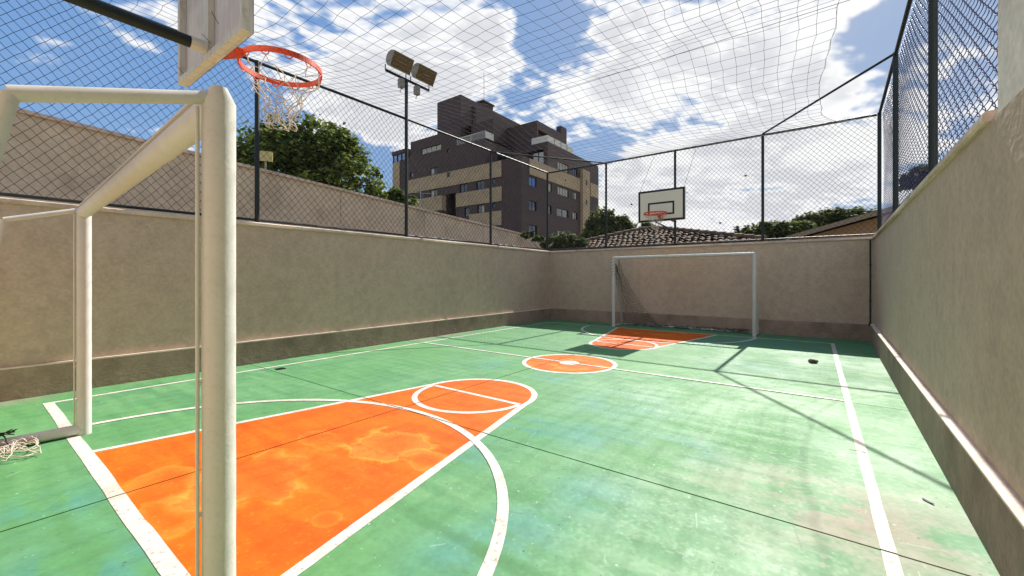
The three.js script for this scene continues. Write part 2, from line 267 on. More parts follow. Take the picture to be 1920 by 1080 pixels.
function strip(a, b, w) { // brush- and tape-edged stripe: edges wander by a few millimetres
  const dx = b[0] - a[0], dz = b[1] - a[1], l = Math.hypot(dx, dz), nx = -dz / l, nz = dx / l, n = Math.max(2, Math.round(l / 0.12)), o = [], k = Math.round(a[0] * 97 + b[1] * 31);
  const e = (i, side) => w / 2 + w * 0.09 * (vnoise(i * 0.6 + k, side * 7.3, 91) - 0.5) + 0.004 * (vnoise(i * 0.13 + k, side * 3.1, 92) - 0.5);
  for (let i = 0; i < n; i++) { const p = [a[0] + dx * i / n, a[1] + dz * i / n], q = [a[0] + dx * (i + 1) / n, a[1] + dz * (i + 1) / n], e0 = e(i, 1), e1 = e(i + 1, 1), f0 = e(i, 2), f1 = e(i + 1, 2); o.push([[p[0] + nx * e0, p[1] + nz * e0], [q[0] + nx * e1, q[1] + nz * e1], [q[0] - nx * f1, q[1] - nz * f1], [p[0] - nx * f0, p[1] - nz * f0]]); }
  return o;
}
function arc(cx, cz, r, w, a0, a1, n) { const o = []; for (let i = 0; i < n; i++) { const t0 = a0 + (a1 - a0) * i / n, t1 = a0 + (a1 - a0) * (i + 1) / n, p = (t, q) => [cx + q * Math.cos(t), cz + q * Math.sin(t)]; o.push([p(t0, r - w / 2), p(t1, r - w / 2), p(t1, r + w / 2), p(t0, r + w / 2)]); } return o; }
function disc(cx, cz, r, a0, a1, n) { const o = []; for (let i = 0; i < n; i++) { const t0 = a0 + (a1 - a0) * i / n, t1 = a0 + (a1 - a0) * (i + 1) / n; o.push([[cx, cz], [cx + r * Math.cos(t0), cz + r * Math.sin(t0)], [cx + r * Math.cos(t1), cz + r * Math.sin(t1)]]); } return o; }
const LW = 0.07, PI = Math.PI;
const rs = (z) => 0.30 + (-0.6 - z) * -0.0125;   // right sideline drifts slightly towards the left at the far end
// near half
paint('orange_key', [[[-4.70, -0.66], [-1.98, -0.66], [-2.66, -3.75], [-4.12, -3.75]], ...disc(-3.39, -3.75, 0.70, PI, 2 * PI, 24)], M.orange, YO);
paint('key_line', [...strip([-4.74, -0.66], [-4.14, -3.75], 0.06), ...strip([-1.96, -0.66], [-2.65, -3.75], 0.075), ...arc(-3.39, -3.75, 0.74, 0.07, PI, 2 * PI, 32)], M.line, YL);
paint('free_throw_circle', arc(-3.39, -3.75, 0.695, 0.065, 0.02, PI - 0.02, 28), M.line, YL2);
paint('free_throw_line', strip([-4.06, -3.75], [-2.70, -3.75], 0.055), M.line, YL2);
paint('goal_area_line', arc(-3.37, -0.64, 2.26, 0.07, PI + 0.02, 2 * PI - 0.02, 60), M.line, YL2 + 0.0013);
paint('baseline', strip([-7.0, -0.62], [rs(-0.62) + 0.035, -0.62], 0.085), M.line, YL);
// far half
paint('orange_key', [[[-4.62, -11.2], [-4.06, -8.5], [-2.72, -8.5], [-2.12, -11.2]], ...disc(-3.39, -8.5, 0.67, 0, PI, 24)], M.orange, YO);
paint('key_line', [...strip([-4.65, -11.2], [-4.09, -8.5], 0.06), ...strip([-2.1, -11.2], [-2.69, -8.5], 0.06), ...arc(-3.39, -8.5, 0.70, 0.07, 0, PI, 32)], M.line, YL);
paint('free_throw_circle', arc(-3.39, -8.5, 0.665, 0.06, PI + 0.02, 2 * PI - 0.02, 28), M.line, YL2);
paint('free_throw_line', strip([-4.0, -8.5], [-2.78, -8.5], 0.055), M.line, YL2);
paint('goal_area_line', arc(-3.39, -11.24, 2.13, 0.07, 0.02, PI - 0.02, 60), M.line, YL2 + 0.0013);
paint('baseline', strip([-7.0, -11.25], [rs(-11.25) + 0.035, -11.25], 0.06), M.line, YL);
// sidelines, half-way line, centre
paint('sideline', strip([-6.97, -0.66], [-6.97, -11.22], 0.06), M.line, YL);
paint('sideline', strip([rs(-0.66), -0.66], [rs(-11.22), -11.22], 0.066), M.line, YL);
paint('centre_disc', disc(-3.37, -6.08, 0.74, 0, 2 * PI, 48), M.orange, YO);
paint('centre_circle', arc(-3.37, -6.08, 0.745, 0.07, 0, 2 * PI, 56), M.line, YL);
paint('centre_spot', disc(-3.37, -6.09, 0.16, 0, 2 * PI, 24), M.line, YL2);
paint('halfway_line', strip([-6.94, -6.09], [rs(-6.1) - 0.04, -6.09], 0.055), M.line, YL2 + 0.0013);

// ---------------------------------------------------------------- perimeter walls with plinth and coping
const WH = 2.27;
function capProfile(w0, w1, h0, h1) { const c = 0.012; return [[w0 + c, h0], [w1 - c, h0], [w1, h0 + c], [w1, h1 - c], [w1 - c, h1], [w0 + c, h1], [w0, h1 - c], [w0, h0 + c]]; }
function wallX(name, label, xf, dir, z0, z1, m, mp, parts) { // wall whose inner face lies at x = xf, dir = +1 if its body is on the +x side
  const t = thing(name, label, 'wall');
  const a = xf, b = xf + dir * 0.18;
  for (const [p, q, off] of parts) mesh('wall_panel', new MB().box(Math.min(a + dir * off, b), Math.max(a + dir * off, b), 0, WH, p, q), m, t);
  const s = xf - dir * 0.05, pr = dir > 0 ? [[s, 0], [xf, 0], [xf, 0.362], [s, 0.362]] : [[xf, 0], [s, 0], [s, 0.362], [xf, 0.362]];
  mesh('plinth', new MB().prism(pr, (u, v, w) => [u, v, w], z0, z1), mp, t);
  const l0 = Math.min(s - dir * 0.003, xf - dir * 0.002), l1 = Math.max(s - dir * 0.003, xf - dir * 0.002); mesh('sunlit_plinth_ledge', new MB().box(l0, l1, 0.362, 0.382, z0, z1), M.sunlitLedge, t);  // strip coloured paler to show sun on the ledge
  const w0 = Math.min(xf - dir * 0.035, b + dir * 0.03), w1 = Math.max(xf - dir * 0.035, b + dir * 0.03), L = (z1 - z0) / Math.round((z1 - z0) / 2.4);
  for (let z = z0; z < z1 - 0.01; z += L) mesh('coping_slab', new MB().prism(capProfile(w0, w1, WH, WH + 0.06), (u, v, w) => [u, v, w], z, Math.min(z1, z + L - 0.006)), M.coping, t);
  return t;
}
wallX('court_wall', 'long brown stucco wall along the left side under the net fence', -7.52, -1, -12.2, 0.5, M.wall, M.plinth, [[-12.2, 0.5, 0]]);
{
  const t = thing('court_wall', 'short shaded brown wall across the far end behind the goal', 'wall');
  mesh('wall_panel', new MB().box(-7.9, 1.3, 0, WH, -12.38, -12.2), M.wall, t);
  mesh('plinth', new MB().prism([[-12.2, 0], [-12.16, 0], [-12.16, 0.36], [-12.168, 0.368], [-12.2, 0.372]], (u, v, w) => [-w, v, u], -0.87, 7.46), M.plinth, t);
  for (let k = 0; k < 4; k++) mesh('coping_slab', new MB().prism(capProfile(-12.42, -12.165, WH, WH + 0.06), (u, v, w) => [-w, v, u], -1.3 + k * 2.3, -1.3 + k * 2.3 + 2.294), M.coping, t);
}
const RW = thing('court_wall', 'pale stucco wall receding along the right side of the court', 'wall', [0.90, 0, -12.2]);
RW.rotation.y = -0.0185;
{
  // local frame: z runs from the far corner (0) towards the viewer
  const seam = 4.95;
  mesh('wall_panel', new MB().box(0.012, 0.2, 0, WH, 0, seam), M.wall, RW);
  mesh('wall_panel', new MB().box(0, 0.2, 0, WH, seam, 12.72), M.wall, RW);
  const s = -0.055;
  mesh('plinth', new MB().prism([[s, 0], [0.012, 0], [0.012, 0.372], [s, 0.372]], (u, v, w) => [u, v, w], 0.04, 12.7), M.plinth, RW);
  mesh('sunlit_plinth_ledge', new MB().prism([[s - 0.004, 0.372], [0.006, 0.372], [0.006, 0.392], [s, 0.388], [s - 0.004, 0.384]], (u, v, w) => [u, v, w], 0.04, 12.7), M.sunlitLedge, RW);  // pale tone carries the sunlit look of this ledge
  for (let k = 0; k < 4; k++) mesh('coping_slab', new MB().prism(capProfile(-0.03, 0.23, WH, WH + 0.06), (u, v, w) => [u, v, w], k * 2.2, k * 2.2 + (k === 3 ? 2.2 : 2.194)), M.coping, RW);
}
{
  const t = thing('court_wall', 'wall across the near end of the court behind the viewer', 'wall');
  mesh('wall_panel', new MB().box(-7.9, 1.2, 0, WH, 0.5, 0.68), M.wall, t);
  mesh('coping_slab', new MB().prism(capProfile(0.465, 0.71, WH, WH + 0.06), (u, v, w) => [-w, v, u], -1.2, 7.9), M.coping, t);
}
// neighbouring building wall standing on the right wall
{
  const t = thing('adjoining_building', 'white rendered building side rising above the right wall', 'building', [0.90, 0, -12.2]);
  t.rotation.y = -0.0185;
  mesh('wall', new MB().box(0.006, 3.2, WH + 0.002, 8.4, 8.9, 15.5), M.whiteWall, t);
  mesh('parapet_cap', new MB().box(-0.03, 3.25, 8.4, 8.48, 8.86, 15.55), M.coping, t);
  mesh('lower_wall', new MB().box(0.205, 3.2, -0.2, WH, 8.9, 15.5), M.whiteWall, t);
}
// tall neighbouring boundary wall beyond the left fence, its top falling with the ground
{
  const t = thing('boundary_wall', 'tall tan boundary wall of the neighbour beyond the left fence', 'wall', [-9.6, 0, 0]);
  const top = (z) => 3.86 + 0.058 * (z + 0.37), zA = 2.4, zB = -16.4, n = 7, S = (zA - zB) / n;
  const slab = (x0, x1, a, b, d0, d1) => new MB().prism([[b, d0 === null ? -0.2 : top(b) + d0], [a, d0 === null ? -0.2 : top(a) + d0], [a, top(a) + d1], [b, top(b) + d1]], (u, v, w) => [-w, v, u], -x1, -x0);
  for (let k = 0; k < n; k++) mesh('wall_panel', slab(-0.12, 0.1, zA - k * S - 0.006, zA - (k + 1) * S + 0.006, null, 0), M.neighbour, t);
  for (let k = 1; k < n; k++) mesh('joint_strip', slab(-0.1, 0.09, zA - k * S + 0.006, zA - k * S - 0.006, null, -0.005), M.plinth, t);
  mesh('coping', slab(-0.18, 0.14, zA, zB, 0, 0.06), M.coping, t);
}

// ---------------------------------------------------------------- fences on the walls
const FY0 = WH + 0.06, FYT = 5.03;
const R1 = rng(5);
function diamondNet(W, H, cw, ch, r, P, jit, seed) { // P(u, v, out) -> point
  const g = new MB(), ni = Math.round(W / (cw / 2)), nj = Math.round(H / (ch / 2));
  const node = (i, j) => { const q = 1 - 0.4 * (j === 0 || j === nj); return P(Math.min(W, Math.max(0, i * W / ni + (hash(i, j, seed) - 0.5) * jit * q)), j * H / nj + (hash(i, j, seed + 1) - 0.5) * jit * q * (j === 0 || j === nj ? 0.2 : 1), (hash(i, j, seed + 2) - 0.5) * jit * 0.6); };
  for (let j = 0; j < nj; j++) for (let i = 0; i <= ni; i++) { if ((i + j) % 2) continue; const a = node(i, j); if (i < ni) g.tube([a, node(i + 1, j + 1)], r, 3); if (i > 0) g.tube([a, node(i - 1, j + 1)], r, 3); }
  return g;
}
const knob = (x, y, z, r) => new THREE.SphereGeometry(r, 10, 6).translate(x, y, z);
{ // left
  const t = thing('net_fence', 'dark net fence on posts along the left wall', 'fence', [-7.60, FY0, 0]), H = FYT - FY0;
  for (const z of [0.4, -3.02, -9.14, -12.2]) { mesh('post', new MB().cyl([0, 0, z], [0, H + 0.02, z], 0.036, 12), M.darkSteel, t); mesh('base_plate', new MB().box(-0.07, 0.07, 0, 0.008, z - 0.07, z + 0.07), M.darkSteel, t); }
  mesh('top_rail', new MB().cyl([0, H, 0.45], [0, H, -12.2], 0.027, 10), M.darkSteel, t);
  mesh('bottom_rail', new MB().cyl([0, 0.05, 0.45], [0, 0.05, -12.2], 0.02, 8), M.darkSteel, t);
  mesh('corner_brace', new MB().tube(curve([[0, H, -9.16], [1.05, H - 0.01, -10.7], [2.13, H, -12.24]], 8), 0.022, 8), M.darkSteel, t);
  mesh('netting', diamondNet(12.6, H - 0.05, 0.118, 0.136, 0.0032, (u, v, o) => [o + 0.012, 0.05 + v, 0.42 - u], 0.012, 31), M.netDark, t).userData.kind = 'stuff';
}
const FX = [-7.63, -5.46, -3.365, -1.22];
{ // far
  const t = thing('net_fence', 'dark net fence on posts across the far end wall', 'fence', [0, FY0, -12.24]), H = FYT - FY0;
  for (const x of FX.slice(1)) { mesh('post', new MB().cyl([x, 0, 0], [x, H, 0], 0.033, 12), M.darkSteel, t); mesh('base_plate', new MB().box(x - 0.07, x + 0.07, 0, 0.008, -0.07, 0.07), M.darkSteel, t); }
  mesh('top_rail', new MB().cyl([-7.56, H, 0], [0.96, H, 0], 0.027, 10), M.darkSteel, t);
  mesh('bottom_rail', new MB().cyl([-7.56, 0.05, 0], [0.96, 0.05, 0], 0.018, 8), M.darkSteel, t);
  mesh('corner_brace', new MB().cyl([-1.22, H + 0.03, 0], [0.95, H + 0.03, 3.12], 0.022, 8), M.darkSteel, t);
  mesh('netting', diamondNet(8.55, H - 0.05, 0.115, 0.122, 0.0034, (u, v, o) => [-7.57 + u, 0.05 + v, o + 0.01], 0.012, 57), M.netDark, t).userData.kind = 'stuff';
  for (const [x, y] of [[-4.63, 1.3], [-1.6, 1.72], [-2.2, 0.55], [-6.9, 2.35]]) { const q = knob(0, 0, 0, 0.03); q.scale(1, 0.8, 0.5); q.translate(x, y, 0.02); mesh('caught_leaf', q, M.cordDark, t); }
}
{ // right: woven chain link
  const t = thing('chain_link_fence', 'purple grey chain link fence on posts along the right wall', 'fence', [0.90 + 0.1, FY0, -12.2]), H = FYT - FY0;
  t.rotation.y = -0.0185;
  for (const z of [0, 3.1, 6.35]) { mesh('post', new MB().cyl([0, 0, z], [0, H + 0.03, z], 0.036, 12), M.darkSteel, t); mesh('base_plate', new MB().box(-0.07, 0.07, 0, 0.008, z - 0.07, z + 0.07), M.darkSteel, t); }
  mesh('top_rail', new MB().cyl([0, H, 0], [0, H, 8.89], 0.027, 10), M.darkSteel, t);
  mesh('bottom_rail', new MB().cyl([-0.02, 0.04, 0], [-0.02, 0.04, 8.89], 0.014, 8), M.darkSteel, t);
  const g = new MB(), step = 0.078, per = 0.118, nw = Math.floor(8.84 / step), ns = Math.floor((H - 0.03) / per * 8);
  for (let k = 0; k <= nw; k++) {
    const pts = [], z = 0.02 + k * step, ph = (k % 2) * Math.PI;
    for (let i = 0; i <= ns; i++) {
      const a = i / 8 * 2 * Math.PI + ph, tri = 0.5 * Math.asin(Math.sin(a) * 0.97) / (Math.PI / 2) + 0.5 * Math.sin(a);
      const bulge = 0.05 * Math.sin(z * 0.9 + 1) * Math.sin(i / ns * Math.PI);
      pts.push([0.05 + 0.014 * Math.cos(a) + bulge * 0.5, Math.min(H, 0.03 + i / 8 * per + 0.02 * Math.sin(z * 2.3) * Math.sin(i / ns * 3.1)), Math.min(8.885, z + tri * step * 0.56 + 0.008 * Math.sin(i * 0.31 + k))]);
    }
    g.tube(pts, 0.0031, 4);
  }
  mesh('wire_mesh', g, M.chain, t).userData.kind = 'stuff';
  const q = new MB(); q.box(-0.05, 0.03, -0.03, 0.1, 8.83, 8.88); mesh('end_bracket', q, M.coping, t);
}
{ // near end: fence behind the viewer that carries the near basket
  const t = thing('net_fence', 'dark net fence above the near end wall', 'fence', [0, FY0, 0.58]), H = FYT - FY0;
  for (const x of [-5.46, -3.38, -1.22, 0.9]) mesh('post', new MB().cyl([x, 0, 0], [x, H, 0], 0.033, 10), M.darkSteel, t);
  mesh('top_rail', new MB().cyl([-7.56, H, 0], [0.96, H, 0], 0.027, 8), M.darkSteel, t);
  mesh('bottom_rail', new MB().cyl([-7.56, 0.05, 0], [0.96, 0.05, 0], 0.018, 8), M.darkSteel, t);
  mesh('netting', diamondNet(8.5, H - 0.05, 0.21, 0.22, 0.0032, (u, v, o) => [-7.56 + u, 0.05 + v, o], 0.012, 91), M.netDark, t).userData.kind = 'stuff';
}
// overhead ball net, hung over a cable and sagging, loose along its right edge
{
  const t = thing('overhead_net', 'thin square mesh ball net sagging over the whole court', 'net', [0, 5.0, -6]);
  const zc = -7.0;
  const edge = (z) => { const pts = [[-12.24, 0.9], [-11.7, 0.55], [-11, 0.2], [-10, 0.0], [-9, -0.02], [-7, 0.16], [-4, 0.25], [0.5, 0.3]]; for (let i = 0; i + 1 < pts.length; i++) if (z <= pts[i + 1][0]) { const k = sm(0, 1, (z - pts[i][0]) / (pts[i + 1][0] - pts[i][0])); return mix(pts[i][1], pts[i + 1][1], k); } return 0.3; };
  const nx = 38, nz = 61, g = new MB();
  const P = (i, j) => {
    const s = i / nx, z = -12.24 + 12.7 * j / nz, x = mix(-7.6, edge(z), s);
    const bay = z < zc ? (z + 12.24) / (zc + 12.24) : (z - zc) / (0.46 - zc);
    const dip = Math.sin(Math.PI * Math.pow(bay, z < zc ? 0.85 : 1)) * (z < zc ? 0.42 : 0.38);
    const across = Math.min(1, s * 5) * (0.75 + 0.25 * s);
    const w = Math.min(1, Math.min(s * 12, Math.min(j, nz - j) / 3));
    const y = 0.04 - dip * across - 0.06 * Math.sin(s * 9) * Math.min(1, bay * 4) * 0.5 + 0.03 * w * (vnoise(i * 0.35, j * 0.35, 7) - 0.5);
    return [x + 0.03 * w * (hash(i, j, 3) - 0.5) + 0.10 * w * (vnoise(i * 0.2, j * 0.2, 13) - 0.5), y, z + 6 + 0.03 * w * (hash(i, j, 4) - 0.5) + 0.10 * w * (vnoise(i * 0.2 + 9, j * 0.2, 14) - 0.5)];
  };
  for (let i = 0; i <= nx; i++) { const L = []; for (let j = 0; j <= nz; j++) L.push(P(i, j)); g.tube(L, 0.0025, 3); }
  for (let j = 0; j <= nz; j++) { const L = []; for (let i = 0; i <= nx; i++) L.push(P(i, j)); g.tube(L, 0.0025, 3); }
  mesh('netting', g, M.netRoof, t).userData.kind = 'stuff';
  const e = []; for (let j = 0; j <= nz; j++) { const p = P(nx, j); e.push([p[0] + 0.012 * Math.sin(j * 1.7), p[1] + 0.012 * Math.cos(j * 2.1), p[2]]); }
  mesh('edge_rope', new MB().tube(e, 0.0024, 4), M.cord, t);
  const f = []; for (let i = 0; i <= nx; i++) { const p = P(i, 0); f.push([p[0], 0.035 + 0.008 * Math.sin(i * 2.3), -6.24 + 0.012 * Math.cos(i * 1.9)]); }
  mesh('lashing_cord', new MB().tube(f, 0.005, 4), M.cordDark, t);
  mesh('support_cable', new MB().tube(curve([[-7.6, 0.04, -1.0], [-3.4, 0.03, -1.0], [0.95, 0.05, -1.0]], 12), 0.004, 4), M.netRoof, t);
}

M.boardTrim0 = std(0xa89a82, 0.8);
// ---------------------------------------------------------------- goals
function goal(name, label, pos, o) {
  const t = thing(name, label, 'goal', pos, 'football goals'), { w, h, r, rb, zt, zb, yt, pad, dir } = o;
  const posts = [0, w];
  for (const x of posts) {
    const top = h + (pad ? 0.062 : r * 0.85), pts = []; for (let i = 0; i <= 40; i++) pts.push([x, top * i / 40, 0]);
    const cap = (s) => { const q = (1 - s) * top; return q < r * 0.5 ? Math.sqrt(Math.max(0.04, 1 - ((r * 0.5 - q) / (r * 0.5)) ** 2 * 0.75)) : 1; };
    const p = mesh('post', new MB().tube(pts, r, 22, false, (s, a) => r * cap(s) * (1 + (pad ? 0.022 * (vnoise(s * 24, a * 1.6 + x * 9, 61) - 0.5) : 0))), pad ? M.pad : M.white, t);
    if (pad) {
      mesh('net_rod', new MB().cyl([x, 0.05, dir * (r + 0.012)], [x, h - 0.02, dir * (r + 0.012)], 0.006, 8), M.white, p);
      for (const y of [0.35, 0.62, 1.06, 1.54]) mesh('rod_tab', new MB().box(x - 0.004, x + 0.004, y - 0.006, y + 0.006, dir > 0 ? r - 0.006 : -(r + 0.008), dir > 0 ? r + 0.008 : -(r - 0.006)), M.white, p);
    }
    mesh('side_bar', new MB().cyl([x, pad ? h + 0.02 : h, dir * r * 0.5], [x, yt, zt * dir], rb, 14), M.white, t);
    mesh('back_stay', new MB().cyl([x, yt, zt * dir], [x, 0.06, zb * dir], rb, 14), M.white, t);
    mesh('ground_bar', new MB().cyl([x, pad ? 0.05 : rb, dir * r * 0.4], [x, pad ? 0.05 : rb, zb * dir], pad ? 0.046 : rb, 16), pad ? M.pad : M.white, t);
  }
  const cb = []; for (let i = 0; i <= 160; i++) cb.push([w * i / 160, h, 0]);
  const cr = pad ? r : r * 0.85;
  mesh('crossbar', new MB().tube(cb, cr, pad ? 40 : 16, false, (s, a) => { if (!pad) return cr; const low = 0.5 - 0.5 * Math.cos(a); const wr = Math.sin(s * 340 + 3 * vnoise(s * 30, a * 2, 66) * 6) * 0.5 + vnoise(s * 90, a * 3, 67) - 0.5; return cr * (1 + 0.06 * low * wr + 0.05 * low * (vnoise(s * 14, a, 68) - 0.5)); }), pad ? M.pad : M.white, t);
  if (pad) mesh('cover_seam', new MB().tube([[0.06, h + cr * 0.72, dir * cr * 0.72], [w - 0.06, h + cr * 0.72, dir * cr * 0.72]], 0.009, 6), M.boardTrim0, t);
  if (pad) mesh('net_rod', new MB().cyl([0.05, h + cr + 0.008, dir * 0.03], [w - 0.05, h + cr + 0.008, dir * 0.03], 0.007, 8), M.white, t);
  mesh('rear_ground_bar', new MB().cyl([0, rb, zb * dir], [w, rb, zb * dir], rb, 12), M.white, t);
  return t;
}
goal('football_goal', 'large white padded goal frame in the left foreground', [-5.345, 0, -0.69], { w: 3.688, h: 2.0, r: 0.049, rb: 0.0215, zt: 0.46, zb: 0.80, yt: 1.885, pad: true, dir: 1 }).rotation.y = -0.0407;
goal('football_goal', 'white goal frame standing against the far end wall', [-4.88, 0, -11.46], { w: 3.57, h: 1.99, r: 0.047, rb: 0.024, zt: 0.10, zb: 0.64, yt: 1.9, pad: false, dir: -1 });

// torn net of the far goal: hangs from the left side, lies along the rear bar
{
  const t = thing('goal_net', 'torn dark net drooping from the left post of the far goal', 'net', [-4.88, 0, -11.46]);
  const g = new MB(), nu = 16, nv = 26;
  const P = (i, j) => { // from post (u = 0) to the rear stay and out along the ground (u = 1)
    const u = i / nu, v = j / nv, y0 = 1.97 * (1 - v), zz = -(0.04 + 0.56 * Math.pow(v, 0.8));
    const far = 0.12 + 1.0 * Math.pow(v, 1.7);
    return [0.03 + far * u + 0.03 * (hash(i, j, 8) - 0.5), Math.max(0.03, y0 - 0.25 * Math.sin(u * Math.PI) * (1 - v) + 0.03 * (hash(i, j, 9) - 0.5)), zz * (0.3 + 0.7 * Math.min(1, u * 3 + v)) + 0.05 * (hash(i, j, 10) - 0.5)];
  };
  for (let i = 0; i <= nu; i++) { const L = []; for (let j = 0; j <= nv; j++) L.push(P(i, j)); g.tube(L, 0.0035, 3); }
  for (let j = 0; j <= nv; j++) { const L = []; for (let i = 0; i <= nu; i++) L.push(P(i, j)); g.tube(L, 0.0035, 3); }
  mesh('hanging_net', g, M.cordDark, t);
  const h = new MB(), R = rng(909);
  for (let k = 0; k < 70; k++) { const x = 0.3 + 3.2 * Math.pow(R(), 0.8), L = []; let q = [x, 0.03, -0.35 - 0.2 * R()]; for (let s = 0; s < 8; s++) { L.push(q); q = [Math.min(3.6, q[0] + (R() - 0.45) * 0.2), 0.02 + 0.09 * R() * (x > 2.2 ? 1.2 : 0.7), Math.max(-0.66, Math.min(-0.24, q[2] + (R() - 0.5) * 0.16))]; } h.tube(curve(L, 20), 0.0035, 3); }
  mesh('heaped_net', h, M.cordDark, t);
  const wrap = []; for (let s = 0; s <= 90; s++) { const a = s / 90 * 12 * Math.PI; wrap.push([0.053 * Math.cos(a), 1.98 - 0.55 * s / 90, 0.053 * Math.sin(a)]); }
  mesh('lashing', new MB().tube(wrap, 0.0035, 4), M.cordDark, t);
}
// heap of pale net cord on the floor by the near goal
{
  const t = thing('net_heap', 'heap of pale net cord lying beside the foreground goal', 'net', [-5.28, 0, -0.2]);
  const g = new MB(), R = rng(321);
  for (let k = 0; k < 40; k++) { const L = []; let a = R() * 6.3, q = [(R() - 0.5) * 0.3, 0.02 + 0.05 * R(), (R() - 0.5) * 0.16 - 0.02]; for (let s = 0; s < 9; s++) { L.push([q[0], q[1], q[2]]); a += (R() - 0.5) * 2; q = [Math.max(-0.02, Math.min(0.34, q[0] + 0.05 * Math.cos(a))), Math.max(0.022, Math.min(0.1 - 0.2 * Math.abs(q[0]), 0.018 + R() * 0.07)), Math.max(-0.2, Math.min(0.3, q[2] + 0.05 * Math.sin(a)))]; } g.tube(curve(L, 24), 0.0035, 4); }
  mesh('loose_cord', g, M.cord, t);
  const h = new MB();
  for (let k = 0; k < 9; k++) { const L = [], z = -0.06 + 0.03 * k + 0.02 * R(); for (let s = 0; s <= 18; s++) { const a = s / 18 * 2 * Math.PI; L.push([-0.065 + 0.064 * Math.cos(a) * (1 + 0.1 * R()), 0.066 + 0.062 * Math.sin(a), z + 0.04 * Math.sin(a * 0.5 + k) + 0.01 * R()]); } h.tube(L, 0.005, 4, true); }
  for (let k = 0; k < 8; k++) { const L = []; for (let s = 0; s < 5; s++) L.push([-0.06 + (R() - 0.5) * 0.12, 0.115 + 0.04 * R(), -0.1 + 0.09 * s + 0.04 * R()]); h.tube(curve(L, 14), 0.004, 4); }
  mesh('bar_lashing', h, M.cordDark, t);
}

// ---------------------------------------------------------------- basketball baskets
M.boardFront = std(0xd8d0bf, 0.6); M.boardBlack = std(0x17120f, 0.6);
M.boardBack = std(0xffffff, 0.75, { map: tex(256, 512, (i, j) => { const x = i / 256, y = j / 512; const n = fbm(x * 60, y * 5, 4, 1201, 0), m = fbm(x * 5, y * 5, 4, 1211, 0); const k = 1 + 0.12 * (n - 0.5) + 0.2 * (m - 0.5); return [206 * k, 195 * k, 186 * k]; }, true, [1, 1]) });
M.boardTrim = std(0xffffff, 0.7, { map: tex(256, 256, (i, j) => { const n = fbm(i / 8, j / 60, 4, 1221, 0), s = sm(0.6, 0.75, fbm(i / 20, j / 20, 4, 1231, 0)); const k = 1 + 0.15 * (n - 0.5) - 0.06 * s; return [206 * k, 199 * k, 186 * k]; }, true, [2, 2]) });
M.hoop = std(0xffffff, 0.42, { map: tex(256, 256, (i, j) => { const n = fbm(i / 32, j / 32, 4, 1241, 8), s = sm(0.64, 0.72, fbm(i / 8, j / 8, 3, 1251, 32)); const c = mix3([214, 66, 22], [226, 80, 30], n); return mix3(c, [130, 52, 30], s * 0.7); }, true, [3, 3]) });
